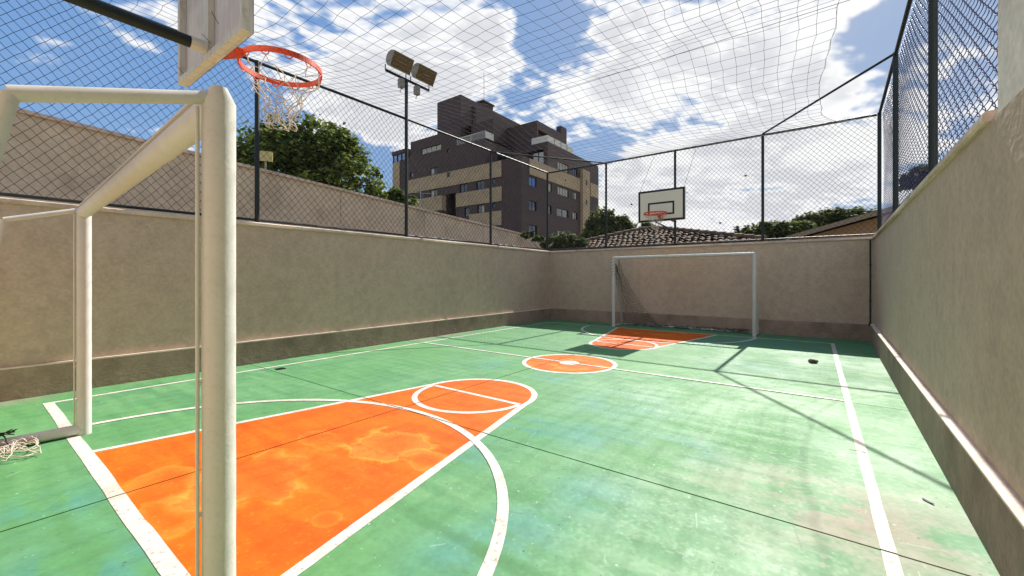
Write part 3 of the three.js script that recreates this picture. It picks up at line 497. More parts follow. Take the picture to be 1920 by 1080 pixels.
function basket(label, pos, dir, o) { // dir = +1: faces +z (towards the viewer), -1: faces the far end. Origin: board centre bottom on its front face.
  const t = thing('basketball_hoop', label, 'basketball hoop', pos, 'basketball hoops'), W = 1.2, H = 0.83, hw = W / 2, F = (z) => z * dir;
  const bx = (x0, x1, y0, y1, a, b) => new MB().box(x0, x1, y0, y1, Math.min(F(a), F(b)), Math.max(F(a), F(b)));
  const board = mesh('backboard', bx(-hw, hw, 0, H, -0.02, 0), o.front ? M.boardFront : M.boardBack, t);
  const f = 0.052, e = 0.003;
  for (const q of [[-hw, hw, H - f, H], [-hw, hw, 0, f], [-hw, -hw + f, f, H - f], [hw - f, hw, f, H - f]]) mesh('border', bx(...q, 0.0005, e), M.boardBlack, board);
  const ix0 = -0.34, ix1 = 0.34, iy0 = 0.16, iy1 = 0.50, g = 0.045;
  for (const q of [[ix0, ix1, iy1 - g, iy1], [ix0, ix1, iy0, iy0 + g], [ix0, ix0 + g, iy0 + g, iy1 - g], [ix1 - g, ix1, iy0 + g, iy1 - g]]) mesh('target_line', bx(...q, 0.0005, e), M.boardBlack, board);
  const tr = 0.045;
  for (const q of [[-hw, hw, 0, tr], [-hw, hw, H - tr, H], [-hw, -hw + tr, tr, H - tr], [hw - tr, hw, tr, H - tr]]) mesh('frame_batten', bx(...q, -0.062, -0.021), M.boardTrim, board);
  mesh('frame_batten', bx(-0.07, 0.03, tr, H - tr, -0.058, -0.021), M.boardTrim, board);
  if (!o.front) { const R = rng(64); for (const [x, y] of [[-0.5, 0.06], [-0.35, 0.22], [0.2, 0.18], [0.42, 0.46], [-0.58, 0.3], [0.05, 0.1]]) mesh('wire_end', new MB().tube(curve([[x, y, F(-0.05)], [x + 0.03, y + 0.01, F(-0.08)], [x + 0.09 * (R() - 0.2), y + 0.03 * R(), F(-0.11)]], 6), 0.002, 4), M.cordDark, board); }
  // ring: flat steel band
  const RR = 0.283, cz = 0.15 + RR, yr = 0.145, pts = []; for (let i = 0; i < 64; i++) { const a = i / 64 * 2 * Math.PI; pts.push([RR * Math.cos(a), yr, F(cz) + RR * Math.sin(a)]); }
  const rg = new MB(), hh = 0.019, th = 0.006;
  for (let i = 0; i < 72; i++) {
    const a0 = i / 72 * 2 * Math.PI, a1 = (i + 1) / 72 * 2 * Math.PI, q = (a, r, y) => [r * Math.cos(a), yr + y, F(cz) + r * Math.sin(a)], ri = RR - th, ro = RR + th;
    rg.poly([q(a0, ro, -hh), q(a0, ro, hh), q(a1, ro, hh), q(a1, ro, -hh)]); rg.poly([q(a0, ri, hh), q(a0, ri, -hh), q(a1, ri, -hh), q(a1, ri, hh)]);
    rg.poly([q(a0, ri, hh), q(a1, ri, hh), q(a1, ro, hh), q(a0, ro, hh)]); rg.poly([q(a0, ro, -hh), q(a1, ro, -hh), q(a1, ri, -hh), q(a0, ri, -hh)]);
  }
  const ring = mesh('ring', rg, M.hoop, t);
  for (let k = 0; k < 12; k++) { const a = (k + 0.5) / 12 * 2 * Math.PI, L = []; for (let s = 0; s <= 8; s++) { const b = Math.PI * s / 8; const da = (0.024 * Math.cos(b)) / RR; L.push([(RR - 0.002) * Math.cos(a + da), yr - hh - 0.022 * Math.sin(b), F(cz) + (RR - 0.002) * Math.sin(a + da)]); } mesh('net_hook', new MB().tube(L, 0.004, 5), M.hoop, ring); }
  const br = mesh('bracket', new MB().box(-0.055, 0.055, yr - 0.1, yr + 0.02, Math.min(F(0.004), F(0.016)), Math.max(F(0.004), F(0.016))), M.hoop, t);
  const wedge = new MB(); wedge.prism([[0.016, yr + 0.012], [0.016, yr - 0.1], [0.17, yr - 0.022], [0.17, yr + 0.012]], (a, b, w) => [w, b, F(a)], -0.04, 0.04); mesh('gusset', wedge, M.hoop, br);
  // cord net, slack and tangled
  const ng = new MB(), R = rng(o.seed), rows = 7, nd = [];
  for (let r = 0; r <= rows; r++) { nd.push([]); const f2 = r / rows, rad = mix(RR - 0.01, 0.07, Math.pow(f2, 0.55)); for (let k = 0; k < 12; k++) { const a = (k + (r % 2 ? 1 : 0.5)) / 12 * 2 * Math.PI; const j = r ? o.slack : 0; nd[r].push([rad * Math.cos(a) + (R() - 0.5) * j, yr - hh - 0.022 - o.len * f2 + (R() - 0.5) * j * 0.7, F(cz) + rad * Math.sin(a) + (R() - 0.5) * j]); } }
  for (let r = 0; r < rows; r++) for (let k = 0; k < 12; k++) { if (r < 3 && hash(r, k, o.seed) < o.torn) continue; const a = nd[r][k], b1 = nd[r + 1][r % 2 ? (k + 1) % 12 : k], b0 = nd[r + 1][r % 2 ? k : (k + 11) % 12]; for (const b of [b0, b1]) { const m = [(a[0] + b[0]) / 2 + (R() - 0.5) * o.slack * 0.8, (a[1] + b[1]) / 2 - o.slack * 0.25 * R(), (a[2] + b[2]) / 2 + (R() - 0.5) * o.slack * 0.8]; ng.tube(curve([a, m, b], 5), o.cord, 4); } }
  mesh('net', ng, M.cord, t);
  return { t, F, H, hw };
}
{ // near basket seen from behind, on a long arm from the fence
  const b = basket('near basket seen from behind with orange ring over the foreground goal', [-3.37, 2.895, -1.08], -1, { front: false, seed: 404, slack: 0.08, len: 0.42, torn: 0.36, cord: 0.0032 });
  mesh('support_arm', new MB().cyl([0.0, 0.085, 0.07], [0.0, 0.1, 1.65], 0.037, 16), M.darkSteel, b.t);
  mesh('arm_socket', new MB().cyl([0.0, 0.085, 0.06], [0.0, 0.085, 0.15], 0.041, 16), M.boardTrim, b.t);
}
{ // far basket
  const b = basket('far basket with white black-bordered backboard and red ring', [-3.40, 2.90, -11.06], 1, { front: true, seed: 505, slack: 0.03, len: 0.36, torn: 0.1, cord: 0.004 });
  mesh('support_arm', new MB().cyl([0.03, 0.12, -0.05], [0.03, 0.12, -1.16], 0.03, 12), M.darkSteel, b.t);
  mesh('support_arm', new MB().cyl([0.03, 0.55, -0.05], [0.03, 0.55, -1.16], 0.03, 12), M.darkSteel, b.t);
  mesh('strut', new MB().cyl([-0.14, -0.01, -0.04], [0.03, -0.16, -1.15], 0.02, 10), M.darkSteel, b.t);
  for (const s of [-1, 1]) mesh('stay_wire', new MB().cyl([s * 0.57, 0.83, -0.03], [s * 0.57 + 0.04, 2.13, -1.17], 0.004, 5), M.cordDark, b.t);
}

// ---------------------------------------------------------------- floodlight pole
{
  const t = thing('floodlight_pole', 'pole with two square floodlights rising above the left fence', 'light pole', [-7.60, FY0, -6.14]);
  const H = 5.93 - FY0;
  mesh('pole', new MB().cyl([0, 0, 0], [0, H, 0], 0.038, 14), M.darkSteel, t);
  mesh('base_plate', new MB().box(-0.08, 0.08, 0, 0.01, -0.08, 0.08), M.darkSteel, t);
  mesh('cross_arm', new MB().box(-0.02, 0.02, H - 0.03, H + 0.015, -0.68, 0.56), M.darkSteel, t);
  const shell = std(0x8c8274, 0.5, { metalness: 0.5 }), glass = new THREE.MeshPhysicalMaterial({ color: 0x6a5230, roughness: 0.4, metalness: 0.1, clearcoat: 0.2, side: THREE.DoubleSide }), rim = std(0xb5aca0, 0.45, { metalness: 0.6 });
  for (const z of [0.29, -0.40]) {
    const l = new THREE.Group(); l.name = 'floodlight'; l.position.set(0, H + 0.02, z); t.add(l);
    // housing: half-round back, open front facing the court and slightly down
    const tilt = -0.5, rot = (a, b, w) => { const c = Math.cos(tilt), s = Math.sin(tilt); return [0.02 + a * c - b * s, 0.06 + a * s + b * c + 0.02, w]; };
    const prof = [[0.14, 0.0], [0.14, 0.34]]; for (let k = 1; k < 9; k++) { const an = Math.PI / 2 + Math.PI * k / 9; prof.push([0.10 + 0.17 * Math.cos(an) * 1.1, 0.17 + 0.17 * Math.sin(an)]); }
    mesh('housing', new MB().prism(prof, rot, -0.27, 0.27), shell, l);
    mesh('lens', new MB().prism([[0.142, 0.02], [0.15, 0.02], [0.15, 0.32], [0.142, 0.32]], rot, -0.25, 0.25), glass, l);
    mesh('lens_rim', new MB().prism([[0.141, 0.0], [0.158, 0.0], [0.158, 0.02], [0.141, 0.02]], rot, -0.27, 0.27), rim, l);
    mesh('lamp_tube', new MB().tube([rot(0.155, 0.17, -0.1), rot(0.155, 0.17, 0.1)], 0.006, 6), rim, l);
    mesh('yoke', new MB().box(-0.01, 0.01, -0.02, 0.1, -0.285, -0.272).box(-0.01, 0.01, -0.02, 0.1, 0.272, 0.285).box(-0.01, 0.01, -0.02, -0.006, -0.285, 0.285), M.darkSteel, l);
    const bz = z - 0.12 * Math.sign(z);
    const bb = mesh('ballast_box', new MB().prism(capProfile(-0.06, 0.06, H - 0.26, H - 0.06), (u, v, w) => [u + 0.03, v, w], bz - 0.05, bz + 0.05), shell, t);
    mesh('bracket', new MB().box(0.02, 0.04, H - 0.06, H - 0.028, bz - 0.02, bz + 0.02), M.darkSteel, bb);
    mesh('cable', new MB().tube(curve([[0.03, H - 0.26, bz], [0.035, H - 0.31, bz + 0.01], [0.02, H - 0.35, bz + 0.03], [0.04, H - 0.36, bz]], 10), 0.006, 5), M.cordDark, bb);
  }
}

// ---------------------------------------------------------------- small things on and by the court
{
  const t = thing('conduit_pipe', 'thin dark conduit down the far right corner', 'pipe', [0.845, 0, -12.185]);
  mesh('pipe', new MB().cyl([0, 0.42, 0], [0, 2.26, 0], 0.014, 8), M.darkSteel, t);
  mesh('outlet_elbow', new MB().tube(curve([[0, 0.42, 0], [-0.005, 0.38, 0.012], [-0.03, 0.365, 0.03]], 6), 0.02, 8), M.darkSteel, t);
  for (const y of [0.9, 1.7]) mesh('clip', new MB().box(-0.02, 0.02, y - 0.012, y + 0.012, -0.015, 0.018), M.darkSteel, t);
}
{
  const g = new THREE.IcosahedronGeometry(0.06, 3), p = g.attributes.position; for (let i = 0; i < p.count; i++) { const x = p.getX(i), y = p.getY(i), z = p.getZ(i), n = 1 + 0.5 * (vnoise(x * 40 + 5, z * 40 + y * 31, 71) - 0.5); p.setXYZ(i, x * n * 1.15, Math.max(-0.028, y * n * 0.62), z * n * 0.8); } g.computeVertexNormals(); g.translate(0, 0.028, 0);
  const o = mesh('stone', g, std(0x6b5646, 0.9), null); o.position.set(-0.13, 0, -8.5); o.userData = { label: 'small brown stone lying on the far right of the court', category: 'stone' };
}
{
  const g = new MB(), n = 8; for (let i = 0; i < n; i++) { const a = i / n - 0.5, b = (i + 1) / n - 0.5, w = (q) => 0.009 * Math.sqrt(Math.max(0.05, 1 - 4 * q * q)), y = (q) => 0.004 + 0.012 * q * q; g.poly([[a * 0.075, y(a), w(a)], [b * 0.075, y(b), w(b)], [b * 0.075, y(b), -w(b)], [a * 0.075, y(a), -w(a)]]); g.poly([[a * 0.075, y(a) - 0.003, -w(a)], [b * 0.075, y(b) - 0.003, -w(b)], [b * 0.075, y(b) - 0.003, w(b)], [a * 0.075, y(a) - 0.003, w(a)]]); }
  const o = mesh('feather', g, std(0x1a2438, 0.7), null); o.position.set(0.53, 0.002, -3.66); o.rotation.y = -0.9; o.userData = { label: 'small dark blue scrap on the floor near the right wall', category: 'litter' };
}
{
  const t = thing('scuff_grate', 'small dark grate made up in place of a floor scuff beside the left sideline', 'drain', [-6.72, 0.002, -3.0]);  // grate shape made up where the floor only has a scuff
  t.scale.set(0.62, 1, 0.62); mesh('grate_frame', new MB().box(-0.1, 0.1, 0, 0.006, -0.1, -0.085).box(-0.1, 0.1, 0, 0.006, 0.085, 0.1).box(-0.1, -0.085, 0, 0.006, -0.085, 0.085).box(0.085, 0.1, 0, 0.006, -0.085, 0.085), M.darkSteel, t);
  for (let k = 0; k < 6; k++) mesh('bar', new MB().box(-0.085, 0.085, 0, 0.005, -0.072 + k * 0.026, -0.06 + k * 0.026), M.darkSteel, t);
}
{
  const R = rng(8), L = []; for (let s = 0; s < 7; s++) L.push([-0.05 + 0.1 * s / 6, 0.018, 0.012 * Math.sin(s * 1.1) + 0.006 * R()]); L.push([0.055, 0.019, 0.012], [0.03, 0.018, 0.022]);
  const o = mesh('wire_scrap', new MB().tube(curve(L, 26), 0.0016, 5), M.cordDark, null); o.position.set(0.22, 0, -4.35); o.userData = { label: 'thin bent wire lying across the right sideline', category: 'wire' };
}

// ---------------------------------------------------------------- apartment block
{
  const t = thing('apartment_block', 'dark brown apartment block with tan balcony bands', 'building', [-41, 0, -50]);
  const O = [-41, 0, -50];
  const tile = (base, s) => tex(512, 512, (i, j) => { const x = i / 512, y = j / 512, bx = Math.floor(x * 64), by = Math.floor(y * 64), g = (x * 64 % 1 < 0.1 || y * 64 % 1 < 0.1) ? 0.9 : 1, v = 0.9 + 0.2 * hash(bx, by, s), m = 1 + 0.2 * (fbm(x * 4, y * 4, 4, s, 4) - 0.5); const k = g * v * m; return [base[0] * k, base[1] * k, base[2] * k]; }, true, [1 / 3.2, 1 / 3.2]);
  const brown = std(0xffffff, 0.7, { map: tile([76, 57, 53], 1301) }), brownLight = brown, dark = brown;
  const tan = std(0xffffff, 0.85, { map: stuccoMap([172, 149, 119], 0.12, 1331, 0.3) }), deep = brown, openingShade = std(0x3a3230, 0.6), frameM = std(0x241f20, 0.5, { metalness: 0.3 }), rail = std(0xcfc8ba, 0.6);
  const glassM = new THREE.MeshPhysicalMaterial({ color: 0x20262c, roughness: 0.08, metalness: 0, clearcoat: 1, side: THREE.DoubleSide }), glassB = new THREE.MeshPhysicalMaterial({ color: 0x3f6fa8, roughness: 0.08, clearcoat: 1, side: THREE.DoubleSide }), curtain = std(0xb9b3a4, 0.85);
  const B = (name, m, x0, x1, y0, y1, z0, z1, p = t) => mesh(name, new MB().box(x0 - O[0], x1 - O[0], y0, y1, z0 - O[2], z1 - O[2]), m, p);
  // facade with true openings: axis 'z' faces +z at plane c, axis 'x' faces +x at plane c
  function facade(name, m, axis, c, a0, a1, y0, y1, holes, depth = 0.28) {
    const g = new MB(), P = axis === 'z' ? (a, y, d) => [a - O[0], y, c - d - O[2]] : (a, y, d) => [c - d - O[0], y, a - O[2]];
    const as = [...new Set([a0, a1, ...holes.flatMap((h) => [h[0], h[1]])])].sort((p, q) => p - q), ys = [...new Set([y0, y1, ...holes.flatMap((h) => [h[2], h[3]])])].sort((p, q) => p - q);
    for (let i = 0; i + 1 < as.length; i++) for (let j = 0; j + 1 < ys.length; j++) { const ma = (as[i] + as[i + 1]) / 2, my = (ys[j] + ys[j + 1]) / 2; if (holes.some((h) => ma > h[0] && ma < h[1] && my > h[2] && my < h[3])) continue; g.poly([P(as[i], ys[j], 0), P(as[i + 1], ys[j], 0), P(as[i + 1], ys[j + 1], 0), P(as[i], ys[j + 1], 0)]); }
    for (const [h0, h1, b0, b1, , dd] of holes) { const d = dd || depth; g.poly([P(h0, b0, 0), P(h0, b1, 0), P(h0, b1, d), P(h0, b0, d)]); g.poly([P(h1, b1, 0), P(h1, b0, 0), P(h1, b0, d), P(h1, b1, d)]); g.poly([P(h0, b0, d), P(h1, b0, d), P(h1, b0, 0), P(h0, b0, 0)]); g.poly([P(h0, b1, 0), P(h1, b1, 0), P(h1, b1, d), P(h0, b1, d)]); }
    const f = mesh(name, g, m, t);
    for (const [h0, h1, b0, b1, kind, dd] of holes) {
      const d = (dd || depth), w = h1 - h0, bar = 0.055, n = kind === 's' ? 4 : w > 1.0 ? 2 : 1;
      const box = (q0, q1, r0, r1, d0, d1) => { const p = P(q0, r0, d1), q = P(q1, r1, d0); return [Math.min(p[0], q[0]), Math.max(p[0], q[0]), Math.min(p[1], q[1]), Math.max(p[1], q[1]), Math.min(p[2], q[2]), Math.max(p[2], q[2])]; };
      if (kind === 'o') { mesh('recess', new MB().box(...box(h0, h1, b0, b1, d, d + 0.02)), deep, t); continue; }
      const fr = new MB(); fr.box(...box(h0, h1, b0, b0 + bar, d - 0.16, d - 0.1)); fr.box(...box(h0, h1, b1 - bar, b1, d - 0.16, d - 0.1)); for (let k = 0; k <= n; k++) { const a = h0 + (w - bar) * k / n; fr.box(...box(a, a + bar, b0 + bar, b1 - bar, d - 0.16, d - 0.1)); }
      const wnd = mesh('window', fr, frameM, t);
      for (let k = 0; k < n; k++) { const a = h0 + (w - bar) * k / n + bar, b = h0 + (w - bar) * (k + 1) / n; mesh('pane', new MB().box(...box(a, b, b0 + bar, b1 - bar, d - 0.12, d - 0.11)), kind === 'b' ? glassB : kind === 'd' ? glassM : ((k + Math.round(h0 * 7)) % 3 === 0 || kind === 's') ? curtain : glassM, wnd); }
    }
    return f;
  }
  const FZ = -40.7, RX = -29;
  facade('front_wall', brown, 'z', FZ, -51.9, RX, 0, 16.12, [[-45.06, -43.63, 12.79, 13.95, 'w'], [-39.26, -37.89, 12.83, 14.0, 'w'], [-36.28, -34.91, 12.83, 14.0, 'w'], [-33.75, -33.1, 13.35, 13.97, 'w'], [-38.4, -37.52, 9.6, 10.75, 'w'], [-36.1, -34.91, 9.83, 10.85, 'w'], [-33.7, -33.05, 10.3, 10.85, 'w'], [-47.47, -46.5, 12.75, 13.9, 'w'], [-50.0, -49.1, 12.75, 13.6, 'w'], [-41.8, -39.95, 9.2, 13.0, 'o', 1.6], [-36.1, -34.9, 6.6, 7.8, 'w']]);
  facade('front_wall', brown, 'z', FZ, -51.9, -34.7, 16.12, 19.4, [[-45.06, -43.63, 16.14, 17.1, 'w'], [-49.55, -48.8, 16.45, 17.1, 'w'], [-41.75, -41.15, 18.75, 19.35, 'w']]);
  facade('front_wall', brown, 'z', FZ, -49.4, -39.9, 19.4, 21.7, [[-47.0, -42.87, 19.42, 20.25, 's']]);
  B('side_wall', brown, -51.9, -51.7, 0, 19.4, -58, FZ - 0.01);
  B('corner_strip', tan, -53.57, -51.9, 0, 19.2, -52, FZ + 0.1);
  const ver = B('veranda_roof', dark, -53.7, -50.2, 20.4, 20.95, -46, FZ + 0.15);
  B('glazing', glassB, -53.45, -50.4, 19.2, 20.4, -41.0, FZ - 0.05, ver);
  for (const x of [-53.5, -52.5, -51.5, -50.5]) B('mullion', frameM, x - 0.05, x + 0.05, 19.2, 20.4, FZ - 0.04, FZ + 0.06, ver);
  // balcony bands on the front
  B('balcony_band', tan, -50.12, -32.06, 14.05, 16.03, FZ + 0.002, FZ + 0.09);
  B('opening_shade_panel', openingShade, -41.6, -41.05, 15.3, 15.95, FZ + 0.09, FZ + 0.095);  // flat dark panel painting the shade inside a small opening
  B('balcony_band', tan, -39.92, -32.02, 11.0, 12.83, FZ + 0.002, FZ + 0.09);
  B('balcony_band', tan, -37.51, -32.06, 8.0, 9.8, FZ + 0.002, FZ + 0.09);
  B('balcony', tan, -50.12, -41.86, 10.75, 12.74, FZ + 0.002, FZ + 0.85);
  // right-hand facade
  facade('side_wall', brownLight, 'x', RX, -61.9, FZ, 0, 16.12, [[-43.95, -42.28, 12.85, 14.0, 'b'], [-43.95, -42.28, 9.85, 11.0, 'w'], [-44.07, -42.28, 6.8, 8.0, 'w'], [-52.2, -49.2, 12.85, 14.0, 's'], [-54.8, -53.45, 12.95, 13.95, 'w'], [-52.2, -48.95, 9.9, 11.0, 'd'], [-54.95, -53.45, 9.95, 11.0, 'w'], [-52.1, -49.2, 6.8, 7.95, 's'], [-47.6, -46.4, 12.85, 14.0, 'w'], [-47.6, -46.4, 9.85, 11.0, 'd'], [-54.9, -53.5, 6.8, 7.95, 'w']]);
  facade('side_wall', brownLight, 'x', RX, -61.9, -46.6, 16.12, 19.4, [[-52.2, -49.2, 16.3, 17.4, 's'], [-54.95, -53.6, 16.3, 17.4, 'd']]);
  B('balcony_band', tan, RX + 0.002, RX + 0.09, 14.2, 16.14, -55.6, -42.3);
  B('pillar', tan, RX + 0.002, RX + 0.45, 0, 17.6, -58.06, -55.8);
  for (const y of [15.4, 12.4, 9.4, 6.6]) B('opening_shade_panel', openingShade, RX + 0.45, RX + 0.456, y, y + 0.8, -57.2, -56.7);  // dark panels painted as the shade of the pillar openings
  B('panel', tan, RX + 0.002, RX + 0.07, 14.15, 16.25, -61.85, -59.16);
  B('panel', tan, RX + 0.002, RX + 0.07, 7.4, 10.0, -61.85, -59.35);
  // stepped upper storeys
  facade('upper_side_wall', brownLight, 'x', -34.7, -46.6, FZ, 16.12, 19.4, [[-45.6, -43.2, 16.3, 18.4, 'd']]);
  facade('upper_front_wall', brownLight, 'z', -46.6, -34.7, RX, 16.12, 19.4, [[-33.9, -29.6, 16.2, 18.5, 'o', 1.4]]);
  B('shutter', rail, -31.4, -30.7, 16.2, 18.2, -46.9, -46.85); B('shutter', rail, -30.5, -29.8, 16.2, 18.2, -46.9, -46.85);
  B('terrace_slab', dark, -51.7, -34.7, 19.2, 19.41, -58, FZ - 0.02); B('terrace_slab', dark, -34.9, RX - 0.02, 19.2, 19.41, -61.85, -46.62); B('terrace_slab', dark, -34.7, RX - 0.02, 15.9, 16.13, -46.6, FZ - 0.02);
  const tower = facade('tower_front', dark, 'z', -43, -46.1, -41.3, 19.3, 27.55, []);
  facade('tower_side', brownLight, 'x', -41.3, -57.5, -43, 19.3, 27.55, []);
  B('tower_roof', dark, -46.1, -41.32, 27.4, 27.54, -57.5, -43.02); B('tower_back', dark, -46.1, -41.32, 19.3, 27.4, -57.6, -57.45); B('tower_back', dark, -46.12, -46.0, 19.3, 27.4, -57.5, -43.02);
  for (const y of [23.4, 24, 24.6, 25.2, 25.8, 26.4]) B('ladder_rung', frameM, -41.3, -41.12, y, y + 0.08, -45.9, -45.4); B('ladder_rail', frameM, -41.18, -41.1, 23.2, 26.7, -45.95, -45.88); B('ladder_rail', frameM, -41.18, -41.1, 23.2, 26.7, -45.42, -45.35);
  facade('penthouse_front', dark, 'z', -44, -40.2, -36.1, 19.3, 23.27, [[-39.9, -36.9, 19.6, 21.4, 'o', 0.8]]);
  facade('penthouse_side', dark, 'x', -36.1, -56, -44, 19.3, 23.27, []); B('penthouse_roof', dark, -41.3, -36.12, 23.1, 23.26, -56, -44.02);
  facade('penthouse_front', dark, 'z', -47.1, -36.1, -31, 19.3, 22.77, []); facade('penthouse_side', dark, 'x', -31, -53.7, -47.1, 19.3, 22.77, [[-51.5, -47.4, 20.0, 21.6, 'o', 0.8]]); B('penthouse_roof', dark, -36.1, -31.02, 22.6, 22.76, -53.7, -47.12);
  B('chimney', dark, -31.9, -31.1, 20, 24.0, -55.4, -53.72); B('roof_box', dark, -43.6, -41.9, 27.55, 28.6, -51, -48.6); B('roof_box_cap', brown, -43.8, -41.7, 28.6, 28.8, -51.2, -48.4);
  mesh('mast', new MB().cyl([-42.6 - O[0], 28.8, -49.6 - O[2]], [-42.6 - O[0], 33.6, -49.6 - O[2]], 0.05, 6), rail, t);
  // terrace parapets
  B('parapet_rail', rail, -39.9, -34.7, 20.28, 20.36, FZ - 0.15, FZ - 0.05); B('parapet_panel', glassM, -39.85, -34.75, 19.41, 20.28, FZ - 0.12, FZ - 0.08);
  for (const x of [-39.85, -37.3, -34.78]) B('parapet_post', rail, x, x + 0.07, 19.41, 20.28, FZ - 0.16, FZ - 0.06);
  B('parapet_panel', rail, -34.8, -34.72, 19.41, 20.3, -42.4, FZ - 0.16);
  B('parapet_panel', rail, -31.6, RX - 0.05, 19.41, 20.25, -46.75, -46.65); B('parapet_panel', rail, RX - 0.15, RX - 0.05, 19.41, 20.25, -53.6, -46.75);
  for (const z of [-48.5, -50.2, -51.9]) B('parapet_post', frameM, RX - 0.16, RX - 0.035, 19.41, 20.27, z, z + 0.09);
  B('core', deep, -51.6, RX - 1.7, 0, 15.8, -61.8, FZ - 1.7); B('rear_wall', dark, -51.9, RX - 0.01, 0, 19.2, -62.1, -61.91); B('core', deep, -51.6, -36.3, 16.2, 19.15, -57.8, FZ - 1.7); B('core', deep, -36.2, RX - 1.5, 16.2, 19.15, -61.8, -48.1);
}

// ---------------------------------------------------------------- houses beyond the far wall
{
  const O = [-5.2, 0, -16], t = thing('tiled_roof_house', 'house with worn brown clay tile hip roof behind the basket', 'house', O);
  const L = (p) => [p[0] - O[0], p[1], p[2] - O[2]];
  const eL = [-8.75, 2.50, -14.1], eR = [-1.35, 2.50, -14.1], aL = [-6.1, 3.38, -17.0], aR = [-5.3, 3.38, -17.0], bL = [-8.75, 2.5, -24], bR = [-1.35, 2.5, -24], rL = [-6.1, 3.38, -22], rR = [-5.3, 3.38, -22];
  const clay = [0, 1, 2, 3].map((k) => std(0xffffff, 0.95, { map: tex(128, 128, (i, j) => { const n = fbm(i / 24, j / 24, 4, 1401 + k, 0), s = sm(0.5, 0.7, fbm(i / 12, j / 12, 3, 1421 + k, 0)); const b = [[98, 76, 59], [84, 64, 51], [114, 90, 71], [74, 60, 49]][k]; return mix3(b.map((q) => q * (0.75 + 0.5 * n)), [72, 70, 54], s * 0.5); }, true, [3, 3]) }));
  const under = std(0x3a2c22, 0.95), wallM = std(0xa8977c, 0.9);
  const deck = new MB(); const dn = (p) => L([p[0], p[1] - 0.05, p[2]]);
  deck.poly([dn(eL), dn(eR), dn(aR), dn(aL)]); deck.poly([dn(eR), dn(bR), dn(rR), dn(aR)]); deck.poly([dn(bL), dn(eL), dn(aL), dn(rL)]); deck.poly([dn(bR), dn(bL), dn(rL), dn(rR)]); deck.poly([dn(eR), dn(eL), dn(bL), dn(bR)]);
  mesh('roof_deck', deck, under, t);
  mesh('wall', new MB().box(-8.4 - O[0], -1.7 - O[0], -0.2, 2.44, -23.7 - O[2], -14.5 - O[2]), wallM, t);
  mesh('fascia', new MB().box(eL[0] - O[0], eR[0] - O[0], 2.36, 2.47, -14.1 - O[2], -14.06 - O[2]), under, t);
  // barrel tiles on the front hip: each its own mesh
  const tg = (() => { const g = new MB(), n = 6, Lt = 0.42; for (let i = 0; i < n; i++) { const a0 = Math.PI * i / n, a1 = Math.PI * (i + 1) / n, p = (a, z, r) => [r * Math.cos(a), r * 0.75 * Math.sin(a), z], n0 = [Math.cos(a0), Math.sin(a0), 0], n1 = [Math.cos(a1), Math.sin(a1), 0]; const q = [p(a0, 0, 0.105), p(a1, 0, 0.105), p(a1, -Lt, 0.085), p(a0, -Lt, 0.085)]; g.tri(q[0], q[2], q[1], n0, n1, n1, [a0 * 0.1, 0], [a1 * 0.1, Lt], [a1 * 0.1, 0]); g.tri(q[0], q[3], q[2], n0, n0, n1, [a0 * 0.1, 0], [a0 * 0.1, Lt], [a1 * 0.1, Lt]); g.poly([p(a0, 0, 0.105), p(a0, 0, 0.088), p(a1, 0, 0.088), p(a1, 0, 0.105)]); } return g.geo(); })();
  const slope = Math.atan2(aL[1] - eL[1], eL[2] - aL[2]), SL = Math.hypot(aL[1] - eL[1], eL[2] - aL[2]), R = rng(1500);
  for (let r = 0; r < 9; r++) {
    const s = r * 0.34, k = s / SL; if (k > 0.97) break;
    const x0 = mix(eL[0], aL[0], k), x1 = mix(eR[0], aR[0], k), n = Math.floor((x1 - x0) / 0.205);
    for (let c = 0; c < n; c++) {
      const o = mesh('roof_tile', tg, clay[Math.floor(R() * 4)], t);
      o.position.set(...L([x0 + 0.1 + (x1 - x0 - 0.2) * (c + 0.5) / n + 0.02 * (R() - 0.5), mix(eL[1], aL[1], k) - 0.01 + 0.02 * R(), mix(eL[2], aL[2], k)]));
      o.rotation.set(slope - 0.06 - 0.1 * R(), 0.3 * (R() - 0.5), 0.25 * (R() - 0.5));
    }
  }
  // ridge and hip caps
  const caps = (A, B2, n) => { for (let i = 0; i < n; i++) { const p = L([mix(A[0], B2[0], i / n), mix(A[1], B2[1], i / n) + 0.05, mix(A[2], B2[2], i / n)]), q = L([mix(A[0], B2[0], (i + 1.12) / n), mix(A[1], B2[1], (i + 1.12) / n) + 0.035, mix(A[2], B2[2], (i + 1.12) / n)]); mesh('ridge_cap', new MB().tube([p, q], 0.1, 8, false, (s) => 0.105 - 0.02 * s), clay[i % 4], t); } };
  caps(eL, aL, 11); caps(eR, aR, 13); caps(aL, aR, 2);
  // side slopes: tile courses as long ribs
  const side = new MB(); for (let i = 0; i < 26; i++) { const z = -17 - i * 0.2, k = 1; side.tube([L([bR[0], 2.5, z - 0.0]), L([rR[0], 3.38, z])], 0.09, 6); side.tube([L([bL[0], 2.5, z]), L([rL[0], 3.38, z])], 0.09, 6); }
  mesh('side_tiles', side, clay[0], t).userData.kind = 'stuff';
}
